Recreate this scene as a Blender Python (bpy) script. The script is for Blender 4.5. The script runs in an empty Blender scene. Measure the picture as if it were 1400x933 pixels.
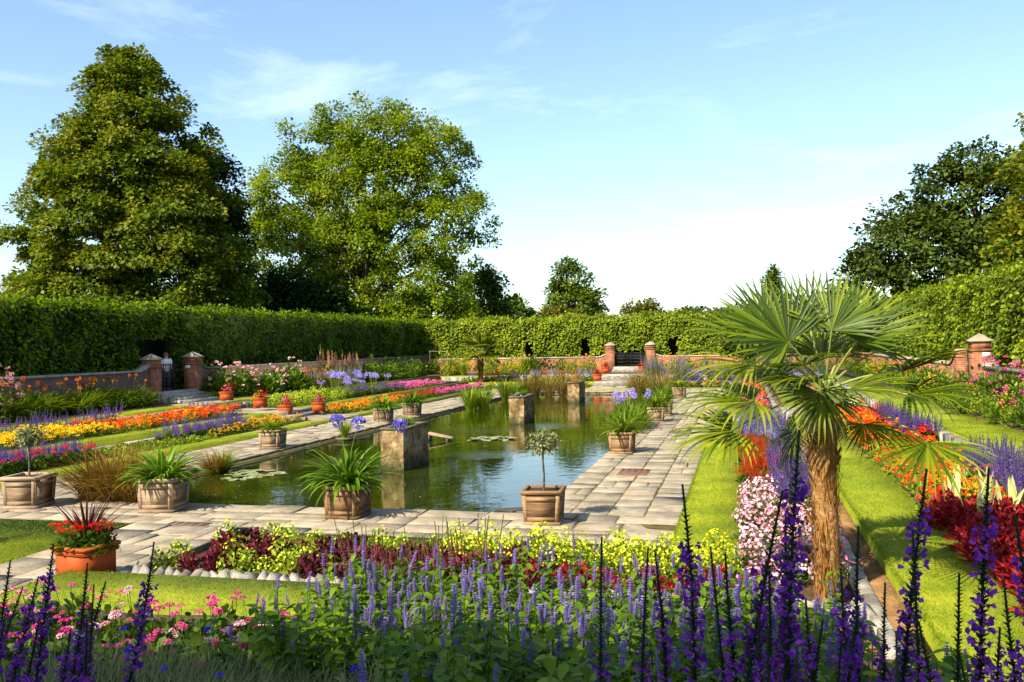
import bpy, math, random
import numpy as np
R = math.radians
# ------------------------------------------------------------------ camera
scene = bpy.context.scene
CAM_H = 2.8
YAW, PITCH, ROLL = 0.24685, 0.002535, -0.018      # turned left of the garden axis, almost level, held a degree askew
FPX = 1250.0                                       # focal length in pixels of a 1400 px wide frame
def cam_basis():
    f = np.array([-math.sin(YAW)*math.cos(PITCH), math.cos(YAW)*math.cos(PITCH), math.sin(PITCH)])
    r = np.array([math.cos(YAW), math.sin(YAW), 0.0]); u = np.cross(r, f)
    c, s = math.cos(ROLL), math.sin(ROLL)
    return c*r + s*u, -s*r + c*u, f
CR, CU, CF = cam_basis()
def ray(px, py): return CF + (px-700)/FPX*CR - (py-466.5)/FPX*CU
def un(px, py, z=0.0):
    d = ray(px, py); t = (z-CAM_H)/d[2]; return float(d[0]*t), float(d[1]*t)
def atY(px, py, Y):
    d = ray(px, py); t = Y/d[1]; return np.array([d[0]*t, Y, CAM_H+d[2]*t])
def atX(px, py, X):
    d = ray(px, py); t = X/d[0]; return np.array([X, d[1]*t, CAM_H+d[2]*t])
cam = bpy.data.cameras.new('camera'); camo = bpy.data.objects.new('camera', cam)
scene.collection.objects.link(camo)
from mathutils import Matrix, Vector
m = Matrix(((CR[0], CU[0], -CF[0], 0), (CR[1], CU[1], -CF[1], 0), (CR[2], CU[2], -CF[2], CAM_H), (0, 0, 0, 1)))
camo.matrix_world = m
cam.sensor_width = 36.0; cam.lens = 36.0*FPX/1400.0; cam.clip_start = 0.05; cam.clip_end = 3000
scene.camera = camo
# ------------------------------------------------------------------ sky, sun, exposure
SUN_EL = R(41); SUN_AZ = math.atan2(-0.47, -0.88)     # from behind the camera, to its left
w = bpy.data.worlds.new('World'); scene.world = w; w.use_nodes = True
nt = w.node_tree; nt.nodes.clear()
sky = nt.nodes.new('ShaderNodeTexSky'); sky.sky_type = 'NISHITA'; sky.sun_disc = False
sky.sun_elevation = SUN_EL; sky.sun_rotation = SUN_AZ % (2*math.pi)
sky.air_density = 1.0; sky.dust_density = 1.2; sky.ozone_density = 1.0; sky.altitude = 30
tc = nt.nodes.new('ShaderNodeTexCoord')
mp = nt.nodes.new('ShaderNodeMapping'); mp.inputs['Scale'].default_value = (1.5, 1.5, 6.0); mp.inputs['Rotation'].default_value = (0.25, 0.35, 0.9); mp.inputs['Location'].default_value = (0.4, 0.2, 0.0)
n1 = nt.nodes.new('ShaderNodeTexNoise'); n1.inputs['Scale'].default_value = 1.6; n1.inputs['Detail'].default_value = 7; n1.inputs['Roughness'].default_value = 0.62; n1.inputs['Distortion'].default_value = 0.7
cr = nt.nodes.new('ShaderNodeValToRGB'); cr.color_ramp.elements[0].position = 0.55; cr.color_ramp.elements[1].position = 0.90
cr.color_ramp.elements[1].color = (0.34, 0.34, 0.34, 1)
mx = nt.nodes.new('ShaderNodeMix'); mx.data_type = 'RGBA'; mx.inputs['B'].default_value = (9.5, 9.8, 10.2, 1)
bg = nt.nodes.new('ShaderNodeBackground'); bg.inputs['Strength'].default_value = 0.115
wo = nt.nodes.new('ShaderNodeOutputWorld')
L = nt.links.new
L(tc.outputs['Generated'], mp.inputs['Vector']); L(mp.outputs['Vector'], n1.inputs['Vector']); L(n1.outputs['Fac'], cr.inputs['Fac'])
L(cr.outputs['Color'], mx.inputs['Factor']); tn = nt.nodes.new('ShaderNodeMix'); tn.data_type = 'RGBA'; tn.blend_type = 'MULTIPLY'; tn.inputs['Factor'].default_value = 1.0; tn.inputs['B'].default_value = (0.92, 0.985, 1.0, 1)
L(sky.outputs['Color'], tn.inputs['A']); L(tn.outputs['Result'], mx.inputs['A']); L(mx.outputs['Result'], bg.inputs['Color']); L(bg.outputs['Background'], wo.inputs['Surface'])
sl = bpy.data.lights.new('sun', 'SUN'); sl.energy = 5.0; sl.angle = R(0.55); sl.color = (1.0, 0.90, 0.74)
so = bpy.data.objects.new('sun', sl); scene.collection.objects.link(so)
sd = Vector((math.sin(SUN_AZ)*math.cos(SUN_EL), math.cos(SUN_AZ)*math.cos(SUN_EL), math.sin(SUN_EL)))
so.rotation_euler = sd.to_track_quat('Z', 'Y').to_euler(); so.location = (-30, -40, 40)
vs = scene.view_settings; vs.view_transform = 'Standard'; vs.look = 'None'; vs.exposure = 1.2; vs.gamma = 1.0; vs.use_curve_mapping = False
scene.cycles.max_bounces = 6; scene.cycles.transparent_max_bounces = 6; scene.cycles.caustics_reflective = False; scene.cycles.caustics_refractive = False
scene.cycles.use_denoising = True
# ------------------------------------------------------------------ helpers
RNG = np.random.default_rng(7); random.seed(7)
COL = scene.collection.objects
class MB:
    """collects geometry for one mesh"""
    def __init__(s): s.V = []; s.F = []; s.M = []; s.n = 0
    def add(s, V, F, mat=0):
        V = np.asarray(V, float).reshape(-1, 3); s.V.append(V)
        for f in ([F] if isinstance(F, np.ndarray) else [np.array([q]) for q in F]):
            s.F.append(f + s.n); s.M.append(np.full(len(f), mat))
        s.n += len(V); return s
    def box(s, x0, x1, y0, y1, z0, z1, mat=0, taper=0.0):
        t = taper
        V = [(x0+t, y0+t, z0), (x1-t, y0+t, z0), (x1-t, y1-t, z0), (x0+t, y1-t, z0), (x0, y0, z1), (x1, y0, z1), (x1, y1, z1), (x0, y1, z1)]
        return s.add(V, np.array([(3, 2, 1, 0), (4, 5, 6, 7), (0, 1, 5, 4), (1, 2, 6, 5), (2, 3, 7, 6), (3, 0, 4, 7)]), mat)
    def bbox(s, x0, x1, y0, y1, z0, z1, b=0.01, mat=0, jit=0.0, rng=None):
        """box with a chamfered top edge"""
        j = (rng.normal(0, jit, (12, 3)) if rng is not None and jit else np.zeros((12, 3)))
        V = np.array([(x0, y0, z0), (x1, y0, z0), (x1, y1, z0), (x0, y1, z0), (x0, y0, z1-b), (x1, y0, z1-b), (x1, y1, z1-b), (x0, y1, z1-b),
             (x0+b, y0+b, z1), (x1-b, y0+b, z1), (x1-b, y1-b, z1), (x0+b, y1-b, z1)]) + j
        F = [(3, 2, 1, 0)] + [(i, (i+1) % 4, 4+(i+1) % 4, 4+i) for i in range(4)] + [(4+i, 4+(i+1) % 4, 8+(i+1) % 4, 8+i) for i in range(4)] + [(8, 9, 10, 11)]
        return s.add(V, np.array(F), mat)
    def tube(s, pts, radii, k=8, mat=0, cap=True):
        pts = np.asarray(pts, float); n = len(pts); radii = np.broadcast_to(np.asarray(radii, float), (n,))
        T = np.gradient(pts, axis=0); T /= np.linalg.norm(T, axis=1)[:, None] + 1e-9
        up = np.array([0, 0, 1.0]) if abs(T[0][2]) < .9 else np.array([1.0, 0, 0])
        V = []
        for p, t, r in zip(pts, T, radii):
            a = np.cross(up, t); a /= np.linalg.norm(a) + 1e-9; b = np.cross(t, a)
            ang = np.arange(k)*2*np.pi/k
            V.append(p + r*(np.cos(ang)[:, None]*a + np.sin(ang)[:, None]*b))
        F = [(i*k+j, i*k+(j+1) % k, (i+1)*k+(j+1) % k, (i+1)*k+j) for i in range(n-1) for j in range(k)]
        base = np.concatenate(V); s.add(base, np.array(F), mat)
        if cap:
            c = len(base); s.add(np.vstack([V[-1], pts[-1:]]), np.array([(j, (j+1) % k, k) for j in range(k)]), mat)
        return s
    def lathe(s, prof, k=16, c=(0, 0, 0), mat=0):
        a = np.arange(k)*2*np.pi/k
        V = np.concatenate([np.stack([r*np.cos(a), r*np.sin(a), np.full(k, z)], 1) for r, z in prof]) + np.array(c)
        F = [(i*k+j, i*k+(j+1) % k, (i+1)*k+(j+1) % k, (i+1)*k+j) for i in range(len(prof)-1) for j in range(k)]
        return s.add(V, np.array(F), mat)
    def mesh(s, name, mats, smooth=False):
        V = np.concatenate(s.V) if s.V else np.zeros((0, 3))
        me = bpy.data.meshes.new(name); me.vertices.add(len(V)); me.vertices.foreach_set('co', V.astype(np.float32).ravel())
        lens = np.concatenate([np.full(len(f), f.shape[1]) for f in s.F]); idx = np.concatenate([f.ravel() for f in s.F])
        me.loops.add(len(idx)); me.loops.foreach_set('vertex_index', idx.astype(np.int32))
        me.polygons.add(len(lens)); st = np.concatenate([[0], np.cumsum(lens)[:-1]])
        me.polygons.foreach_set('loop_start', st.astype(np.int32)); me.polygons.foreach_set('loop_total', lens.astype(np.int32))
        for mt in (mats if isinstance(mats, (list, tuple)) else [mats]): me.materials.append(mt)
        me.polygons.foreach_set('material_index', np.concatenate(s.M).astype(np.int32))
        if smooth: me.polygons.foreach_set('use_smooth', np.ones(len(lens), bool))
        me.update(calc_edges=True); return me
def tag(o, label=None, cat=None, group=None, kind=None):
    if label: o['label'] = label
    if cat: o['category'] = cat
    if group: o['group'] = group
    if kind: o['kind'] = kind
    return o
def ob(name, me, parent=None, loc=None, rz=0.0, sc=None):
    o = bpy.data.objects.new(name, me); COL.link(o)
    if parent is not None: o.parent = parent
    if loc is not None: o.location = loc
    if rz: o.rotation_euler = (0, 0, rz)
    if sc is not None: o.scale = (sc, sc, sc) if np.isscalar(sc) else sc
    return o
def empty(name, loc, rz=0.0, sc=None):
    o = ob(name, None, None, loc, rz, sc); o.empty_display_size = 0.1; return o
def struct(name, me): return tag(ob(name, me), kind='structure')
# ---- leaves and petals: one small template scattered many times
def nrm(a): return a/(np.linalg.norm(a, axis=-1, keepdims=True)+1e-9)
def leaf_t(w=0.5, fold=0.12, droop=0.15, n=3):
    """pointed leaf along +y, folded on its midrib, tip drooping; length 1"""
    ys = np.linspace(0, 1, n+1); V = []; F = []
    for i, y in enumerate(ys):
        ww = w*0.5*max(0.06, math.sin(math.pi*min(1, (y*0.88+0.12)))**0.8) if 0 < i < n else 0.02
        z = -droop*y*y
        V += [(-ww, y, z+fold*ww*2), (0, y, z), (ww, y, z+fold*ww*2)]
    for i in range(n):
        a = i*3; F += [(a, a+1, a+4, a+3), (a+1, a+2, a+5, a+4)]
    return np.array(V), np.array(F)
RHOMB = (np.array([(0, 0, 0), (-.36, .5, .05), (0, 1.0, -.12), (.36, .5, .05)]), np.array([(0, 3, 2, 1)]))
OVAL = (np.array([(0, 0, 0), (-.38, .3, .06), (-.36, .7, .04), (0, 1.0, -.1), (.36, .7, .04), (.38, .3, .06)]), np.array([(0, 5, 4, 1), (1, 4, 3, 2)]))
LEAF3 = leaf_t(0.5, 0.15, 0.2, 3); LEAFN = leaf_t(0.28, 0.12, 0.3, 3); LEAF2 = leaf_t(0.55, 0.1, 0.15, 2)
def scatter(mb, tpl, P, Yd, Zd, S, mat=0):
    """tpl copied to points P with leaf direction Yd and upper side near Zd, size S"""
    TV, TF = tpl; N = len(P)
    if N == 0: return mb
    Yd = nrm(np.broadcast_to(Yd, (N, 3)).astype(float)); X = nrm(np.cross(Yd, Zd + 1e-4)); Z = np.cross(X, Yd)
    S = np.broadcast_to(np.asarray(S, float), (N,) if np.ndim(S) < 2 else (N, 3))
    if S.ndim == 1: S = np.stack([S, S, S], 1)
    V = P[:, None, :] + (TV[None, :, 0:1]*S[:, None, 0:1])*X[:, None, :] + (TV[None, :, 1:2]*S[:, None, 1:2])*Yd[:, None, :] + (TV[None, :, 2:3]*S[:, None, 2:3])*Z[:, None, :]
    F = (TF[None] + (np.arange(N)*len(TV))[:, None, None]).reshape(-1, TF.shape[1])
    mb.add(V.reshape(-1, 3), F, mat); return mb
def rdir(n, rng): return nrm(rng.normal(size=(n, 3)))
def strap(mb, p, az, length, width, up=1.2, droop=1.0, n=6, mat=0, fold=0.25, rng=RNG):
    """long arching strap leaf starting at p"""
    d = np.array([math.cos(az), math.sin(az), 0]); side = np.array([-d[1], d[0], 0]); pts = []; pos = np.array(p, float); e = up
    for i in range(n+1):
        pts.append(pos.copy()); e2 = e - droop*(i/n)**1.3*1.6
        pos = pos + (length/n)*(d*math.cos(e2) + np.array([0, 0, math.sin(e2)]))
    V = []; F = []
    for i, q in enumerate(pts):
        t = i/n; ww = width*.5*(0.55+0.9*t if t < .5 else (1.0-((t-.5)/.5)**2*.97))
        up_ = np.array([0, 0, fold*ww*2])
        V += [q-side*ww+up_, q, q+side*ww+up_]
    for i in range(n):
        a = i*3; F += [(a, a+1, a+4, a+3), (a+1, a+2, a+5, a+4)]
    mb.add(V, np.array(F), mat)
# ------------------------------------------------------------------ materials
def newmat(name):
    mt = bpy.data.materials.new(name); mt.use_nodes = True; t = mt.node_tree; t.nodes.clear()
    out = t.nodes.new('ShaderNodeOutputMaterial'); return mt, t, out
def ramp(t, stops, fac):
    r = t.nodes.new('ShaderNodeValToRGB'); el = r.color_ramp.elements
    while len(el) < len(stops): el.new(0.5)
    for e, (p, c) in zip(el, stops): e.position = p; e.color = (*c, 1)
    t.links.new(fac, r.inputs['Fac']); return r.outputs['Color']
def math_n(t, op, a, b=None):
    n = t.nodes.new('ShaderNodeMath'); n.operation = op
    for i, v in enumerate((a, b)):
        if v is None: continue
        if isinstance(v, (int, float)): n.inputs[i].default_value = v
        else: t.links.new(v, n.inputs[i])
    return n.outputs[0]
def leafmat(name, cols, trans=0.35, rough=0.5, tint=1.25, objvar=0.35, spec=0.14, patch=None):
    """cols: dark to light leaf colours, one picked at random for each leaf"""
    mt, t, out = newmat(name); g = t.nodes.new('ShaderNodeNewGeometry'); oi = t.nodes.new('ShaderNodeObjectInfo')
    f = math_n(t, 'MULTIPLY_ADD', g.outputs['Random Per Island'], 1-objvar)
    nd = f.node; t.links.new(math_n(t, 'MULTIPLY', oi.outputs['Random'], objvar), nd.inputs[2])
    if patch:      # whole boughs a little lighter or darker than their neighbours
        pn = t.nodes.new('ShaderNodeTexNoise'); pn.inputs['Scale'].default_value = patch[0]; pn.inputs['Detail'].default_value = 4; t.links.new(g.outputs['Position'], pn.inputs['Vector'])
        f = math_n(t, 'ADD', f, math_n(t, 'MULTIPLY', math_n(t, 'SUBTRACT', pn.outputs['Fac'], .5), patch[1]))
    n = len(cols); c = ramp(t, [(0.06+0.88*i/max(1, n-1), q) for i, q in enumerate(cols)], f)
    p = t.nodes.new('ShaderNodeBsdfPrincipled'); p.inputs['Roughness'].default_value = rough; p.inputs['Specular IOR Level'].default_value = spec
    t.links.new(c, p.inputs['Base Color'])
    tr = t.nodes.new('ShaderNodeBsdfTranslucent'); mm = t.nodes.new('ShaderNodeMix'); mm.data_type = 'RGBA'; mm.blend_type = 'MULTIPLY'; mm.inputs['Factor'].default_value = 1
    t.links.new(c, mm.inputs['A']); mm.inputs['B'].default_value = (tint*1.05, tint, tint*.55, 1); t.links.new(mm.outputs['Result'], tr.inputs['Color'])
    ms = t.nodes.new('ShaderNodeMixShader'); ms.inputs['Fac'].default_value = trans
    t.links.new(p.outputs[0], ms.inputs[1]); t.links.new(tr.outputs[0], ms.inputs[2]); t.links.new(ms.outputs[0], out.inputs['Surface']); return mt
def petalmat(name, cols, trans=0.3, objvar=0.3):
    mt = leafmat(name, cols, trans, 0.6, 1.1, objvar, 0.15)
    for n in mt.node_tree.nodes:
        if n.type == 'MIX' and n.blend_type == 'MULTIPLY': n.inputs['B'].default_value = (1.1, 1.1, 1.1, 1)
    return mt
def solid(name, stops, scale=3.0, rough=0.85, bump=0.3, bscale=30.0, objvar=0.25, detail=6, spots=None, metallic=0.0, dist=0.02, coords='Object', stretch=None):
    """noise-varied surface; the whole object is shifted a little light or dark"""
    mt, t, out = newmat(name); tcx = t.nodes.new('ShaderNodeTexCoord'); oi = t.nodes.new('ShaderNodeObjectInfo'); g = t.nodes.new('ShaderNodeNewGeometry')
    n = t.nodes.new('ShaderNodeTexNoise'); n.inputs['Scale'].default_value = scale; n.inputs['Detail'].default_value = detail; n.inputs['Roughness'].default_value = 0.6
    vec = g.outputs['Position'] if coords == 'World' else tcx.outputs['Object']
    if stretch:
        sm = t.nodes.new('ShaderNodeMapping'); sm.inputs['Scale'].default_value = stretch; t.links.new(vec, sm.inputs['Vector']); vec = sm.outputs[0]
    t.links.new(vec, n.inputs['Vector'])
    f = math_n(t, 'ADD', n.outputs['Fac'], math_n(t, 'MULTIPLY', math_n(t, 'SUBTRACT', oi.outputs['Random'], 0.5), objvar))
    c = ramp(t, stops, f)
    if spots:
        n3 = t.nodes.new('ShaderNodeTexNoise'); n3.inputs['Scale'].default_value = spots[0]; n3.inputs['Detail'].default_value = 4; t.links.new(vec, n3.inputs['Vector'])
        k = ramp(t, [(spots[1], (0, 0, 0)), (spots[1]+.08, (1, 1, 1))], n3.outputs['Fac'])
        mm = t.nodes.new('ShaderNodeMix'); mm.data_type = 'RGBA'; t.links.new(k, mm.inputs['Factor']); t.links.new(c, mm.inputs['A']); mm.inputs['B'].default_value = (*spots[2], 1); c = mm.outputs['Result']
    p = t.nodes.new('ShaderNodeBsdfPrincipled'); p.inputs['Roughness'].default_value = rough; p.inputs['Metallic'].default_value = metallic; p.inputs['Specular IOR Level'].default_value = 0.3
    t.links.new(c, p.inputs['Base Color'])
    if bump:
        n2 = t.nodes.new('ShaderNodeTexNoise'); n2.inputs['Scale'].default_value = bscale; n2.inputs['Detail'].default_value = 5; t.links.new(vec, n2.inputs['Vector'])
        b = t.nodes.new('ShaderNodeBump'); b.inputs['Strength'].default_value = bump; b.inputs['Distance'].default_value = dist; t.links.new(n2.outputs['Fac'], b.inputs['Height']); t.links.new(b.outputs[0], p.inputs['Normal'])
    t.links.new(p.outputs[0], out.inputs['Surface']); return mt
def brickmat(name, a, b, mortar):
    mt, t, out = newmat(name); g = t.nodes.new('ShaderNodeNewGeometry'); sp = t.nodes.new('ShaderNodeSeparateXYZ'); t.links.new(g.outputs['Position'], sp.inputs[0])
    cx = t.nodes.new('ShaderNodeCombineXYZ'); t.links.new(math_n(t, 'ADD', sp.outputs[0], sp.outputs[1]), cx.inputs[0]); t.links.new(sp.outputs[2], cx.inputs[1])
    br = t.nodes.new('ShaderNodeTexBrick'); br.inputs['Scale'].default_value = 1.0; br.inputs['Brick Width'].default_value = 0.225; br.inputs['Row Height'].default_value = 0.075; br.inputs['Mortar Size'].default_value = 0.007
    br.inputs['Color1'].default_value = (*a, 1); br.inputs['Color2'].default_value = (*b, 1); br.inputs['Mortar'].default_value = (*mortar, 1); br.inputs['Bias'].default_value = 0.0
    t.links.new(cx.outputs[0], br.inputs['Vector'])
    n = t.nodes.new('ShaderNodeTexNoise'); n.inputs['Scale'].default_value = 5; n.inputs['Detail'].default_value = 6; t.links.new(g.outputs['Position'], n.inputs['Vector'])
    mm = t.nodes.new('ShaderNodeMix'); mm.data_type = 'RGBA'; mm.blend_type = 'MULTIPLY'; mm.inputs['Factor'].default_value = 1; t.links.new(br.outputs['Color'], mm.inputs['A'])
    t.links.new(ramp(t, [(.3, (.55, .55, .52)), (.65, (1.15, 1.1, 1.05))], n.outputs['Fac']), mm.inputs['B'])
    p = t.nodes.new('ShaderNodeBsdfPrincipled'); p.inputs['Roughness'].default_value = 0.9; t.links.new(mm.outputs['Result'], p.inputs['Base Color'])
    bu = t.nodes.new('ShaderNodeBump'); bu.inputs['Strength'].default_value = 0.6; bu.inputs['Distance'].default_value = 0.01; bu.invert = True; t.links.new(br.outputs['Fac'], bu.inputs['Height']); t.links.new(bu.outputs[0], p.inputs['Normal'])
    t.links.new(p.outputs[0], out.inputs['Surface']); return mt
M = {}
M['slab'] = solid('paving_stone', [(.25, (.125, .10, .064)), (.42, (.22, .178, .118)), (.58, (.285, .235, .162)), (.78, (.37, .315, .23))], 2.6, .9, .6, 22, .16, 9, (3.6, .60, (.165, .14, .088)), coords='World')
M['joint'] = solid('paving_joint', [(.3, (.035, .03, .012)), (.7, (.14, .10, .03))], 4, 1, .5, 40, 0, coords='World')
M['soil'] = solid('bed_soil', [(.3, (.035, .022, .012)), (.7, (.10, .06, .03))], 5, 1, .8, 25, 0, coords='World', dist=.05)
M['soilstrip'] = solid('bare_soil', [(.3, (.12, .065, .025)), (.7, (.28, .16, .06))], 3, 1, .8, 25, 0, coords='World', dist=.05)
M['kerb'] = solid('kerb_stone', [(.25, (.10, .088, .068)), (.5, (.22, .20, .16)), (.75, (.36, .325, .27))], 4, .9, .6, 20, .4, coords='World')
M['basin'] = solid('basin_stone', [(.3, (.05, .045, .02)), (.7, (.16, .13, .07))], 3, .8, .5, 20, 0, coords='World')
M['pier'] = solid('pier_stone', [(.28, (.05, .03, .010)), (.43, (.13, .08, .03)), (.56, (.25, .17, .078)), (.72, (.43, .33, .19))], 4.5, .95, 1.0, 11, .1, 10, (2.6, .57, (.10, .06, .016)), coords='World', dist=.04)
def tide(mt):      # algae and damp staining just above the water
    t = mt.node_tree; p = [n for n in t.nodes if n.type == 'BSDF_PRINCIPLED'][0]; src = p.inputs['Base Color'].links[0].from_socket
    g = [n for n in t.nodes if n.type == 'NEW_GEOMETRY'][0]; sp = t.nodes.new('ShaderNodeSeparateXYZ'); t.links.new(g.outputs['Position'], sp.inputs[0]); n = t.nodes.new('ShaderNodeTexNoise'); n.inputs['Scale'].default_value = 6; t.links.new(g.outputs['Position'], n.inputs['Vector'])
    k = ramp(t, [(.0, (1, 1, 1)), (.35, (0, 0, 0))], math_n(t, 'ADD', math_n(t, 'ADD', sp.outputs[2], .1), math_n(t, 'MULTIPLY', math_n(t, 'SUBTRACT', n.outputs['Fac'], .5), .5)))
    mm = t.nodes.new('ShaderNodeMix'); mm.data_type = 'RGBA'; t.links.new(k, mm.inputs['Factor']); t.links.new(src, mm.inputs['A']); mm.inputs['B'].default_value = (.035, .04, .010, 1); t.links.new(mm.outputs['Result'], p.inputs['Base Color'])
tide(M['pier'])
M['cap'] = solid('cap_stone', [(.3, (.20, .165, .11)), (.7, (.36, .31, .22))], 4, .9, .4, 20, .2, coords='World')
M['brick'] = brickmat('old_brick', (.33, .09, .03), (.21, .062, .026), (.26, .20, .13))
M['brickd'] = brickmat('weathered_shaded_brick', (.17, .075, .05), (.12, .06, .045), (.18, .15, .12))  # weathered brick, darkened and greyed so the colour carries the wall's shade
M['wood'] = solid('oak_planter_wood', [(.25, (.085, .042, .017)), (.5, (.19, .105, .046)), (.75, (.31, .19, .09))], 3, .75, .5, 14, .35, stretch=(1, 1, 9))
M['woodg'] = solid('silvered_planter_wood', [(.25, (.13, .085, .047)), (.5, (.25, .17, .10)), (.75, (.38, .28, .175))], 3, .8, .5, 14, .3, stretch=(1, 1, 9))
M['terra'] = solid('terracotta', [(.3, (.30, .044, .006)), (.7, (.40, .072, .009))], 5, .7, .12, 40, .2)
M['iron'] = solid('black_iron', [(.3, (.006, .006, .006)), (.7, (.02, .018, .016))], 8, .5, 0, 1, 0)
M['white'] = solid('white_paint', [(.3, (.7, .7, .68)), (.7, (.82, .82, .8))], 8, .5, 0, 1, 0)
M['manhole'] = solid('rusty_cover', [(.3, (.10, .045, .03)), (.7, (.22, .12, .08))], 9, .8, .4, 60, .2, coords='World')
M['bark'] = solid('bark', [(.3, (.05, .035, .022)), (.7, (.17, .13, .09))], 4, .95, .8, 9, .2, dist=.08)
M['stem'] = solid('green_stem', [(.3, (.05, .10, .02)), (.7, (.10, .17, .04))], 6, .6, 0, 1, .2)
M['dstem'] = solid('dark_stem', [(.3, (.02, .03, .012)), (.7, (.045, .055, .02))], 6, .6, 0, 1, .2)
M['compost'] = solid('compost', [(.3, (.02, .013, .008)), (.7, (.06, .04, .02))], 9, 1, .6, 40, 0)
# greens
M['lawn'] = None
M['hedge_leaf'] = leafmat('hedge_leaf', [(.035, .068, .002), (.09, .155, .003), (.175, .255, .005), (.30, .37, .010)], .48, .5, patch=(1.1, 1.1))
M['hedge_far'] = leafmat('far_hedge_leaf', [(.045, .08, .004), (.10, .15, .006), (.175, .23, .009), (.28, .32, .015)], .35, .5, patch=(.9, 1.1))
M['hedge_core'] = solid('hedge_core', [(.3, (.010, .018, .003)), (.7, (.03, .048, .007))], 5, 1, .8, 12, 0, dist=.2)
M['chestnut'] = leafmat('chestnut_leaf', [(.014, .033, .002), (.034, .066, .003), (.07, .115, .004), (.135, .17, .006), (.20, .185, .010)], .34, .5, patch=(.35, 1.1))
M['plane'] = leafmat('plane_leaf', [(.038, .074, .003), (.10, .16, .004), (.19, .255, .006), (.32, .35, .012)], .45, .5, patch=(.35, 1.0))
M['darktree'] = leafmat('dark_tree_leaf', [(.008, .022, .005), (.018, .042, .008), (.032, .062, .010)], .25, .45)
M['oak'] = leafmat('oak_leaf', [(.010, .022, .003), (.024, .044, .004), (.045, .072, .006), (.09, .115, .010)], .25, .5, patch=(.4, 1.0))
M['midtree'] = leafmat('mid_tree_leaf', [(.03, .055, .005), (.065, .105, .007), (.12, .165, .010)], .3, .45)
M['goldtree'] = leafmat('golden_tree_leaf', [(.05, .065, .008), (.11, .12, .012), (.20, .18, .02)], .3, .5)
M['brighttree'] = leafmat('bright_tree_leaf', [(.04, .08, .006), (.09, .15, .010), (.16, .22, .016)], .35, .5)
M['g_mid'] = leafmat('mid_green_leaf', [(.028, .058, .006), (.06, .11, .009), (.11, .17, .014)], .35, .45)
M['g_fresh'] = leafmat('fresh_green_leaf', [(.04, .085, .005), (.09, .165, .008), (.16, .25, .014)], .35, .4)
M['g_yel'] = leafmat('yellow_green_leaf', [(.09, .14, .012), (.18, .24, .016), (.30, .36, .03)], .35, .5)
M['g_grey'] = leafmat('grey_green_leaf', [(.075, .09, .03), (.145, .16, .06), (.23, .235, .10)], .25, .6)
M['g_dark'] = leafmat('dark_green_leaf', [(.010, .03, .006), (.025, .055, .010), (.045, .085, .014)], .3, .45)
M['g_strap'] = leafmat('strap_leaf', [(.035, .085, .005), (.08, .17, .008), (.16, .28, .015)], .3, .35)
M['g_strapy'] = leafmat('yellowish_strap_leaf', [(.07, .12, .006), (.14, .21, .010), (.24, .32, .018)], .35, .38)  # strap leaf in a lighter, yellower green
M['tan'] = leafmat('dry_grass', [(.12, .10, .02), (.24, .18, .045), (.38, .27, .08)], .3, .6)
M['rust'] = leafmat('rusty_grass', [(.085, .05, .010), (.17, .10, .018), (.28, .165, .03), (.12, .12, .016)], .3, .55)
M['cordy'] = leafmat('cordyline_leaf', [(.025, .006, .010), (.05, .010, .016), (.085, .022, .026)], .2, .35)
M['crim'] = leafmat('crimson_leaf', [(.07, .004, .007), (.23, .009, .013), (.42, .025, .024)], .3, .5)
M['maroon'] = leafmat('maroon_leaf', [(.03, .005, .010), (.08, .010, .018), (.16, .016, .022)], .25, .5)
M['palm'] = leafmat('palm_leaf', [(.016, .034, .002), (.05, .088, .003), (.125, .17, .005), (.25, .275, .009)], .34, .42, spec=.25)
M['palmst'] = solid('palm_petiole', [(.3, (.12, .16, .03)), (.7, (.24, .28, .07))], 6, .45, 0, 1, .2)
M['fibre'] = leafmat('palm_fibre', [(.035, .013, .004), (.11, .042, .008), (.21, .09, .018), (.30, .15, .035)], .1, .9)
M['sanse'] = leafmat('variegated_blade', [(.62, .58, .20), (.42, .47, .15), (.7, .68, .36)], .2, .4)
M['lily'] = leafmat('lily_pad', [(.12, .15, .05), (.22, .25, .10), (.34, .36, .2)], .1, .3)
# petals
PET = dict(yellow=[(.75, .42, .004), (.85, .58, .01), (.88, .70, .03)], gold=[(.75, .30, .004), (.85, .45, .01), (.8, .6, .02)], orange=[(.75, .11, .006), (.85, .22, .008), (.88, .36, .01)],
  red=[(.55, .008, .006), (.75, .018, .008), (.82, .06, .012)], scarlet=[(.7, .02, .006), (.85, .06, .01), (.88, .12, .02)], purple=[(.10, .03, .30), (.19, .06, .45), (.32, .14, .58)], violet=[(.07, .02, .26), (.15, .04, .42), (.27, .08, .55)],
  lilac=[(.28, .20, .62), (.40, .32, .75), (.58, .50, .85)], blue=[(.12, .10, .44), (.22, .19, .58), (.38, .34, .70)], pink=[(.70, .13, .24), (.80, .27, .37), (.86, .48, .55)], palepink=[(.76, .30, .38), (.84, .48, .53), (.88, .66, .68)],
  magenta=[(.55, .01, .16), (.72, .03, .26), (.80, .10, .38)], hotpink=[(.62, .02, .20), (.76, .07, .31), (.84, .26, .46)], white=[(.75, .72, .68), (.85, .84, .8)], lime=[(.32, .44, .010), (.46, .56, .02), (.58, .66, .06)],
  limey=[(.42, .48, .008), (.56, .60, .015), (.66, .68, .04)], salmon=[(.75, .28, .2), (.82, .45, .36)], agast=[(.12, .08, .25), (.20, .14, .36), (.31, .24, .47)], lob=[(.07, .008, .18), (.17, .024, .33), (.31, .065, .46)], cobalt=[(.03, .03, .55), (.08, .07, .7)], rose=[(.80, .33, .30), (.86, .52, .45), (.9, .7, .62)], dust=[(.45, .22, .22), (.6, .36, .34)])
for k, v in PET.items(): M['p_'+k] = petalmat('petal_'+k, v)
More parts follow.
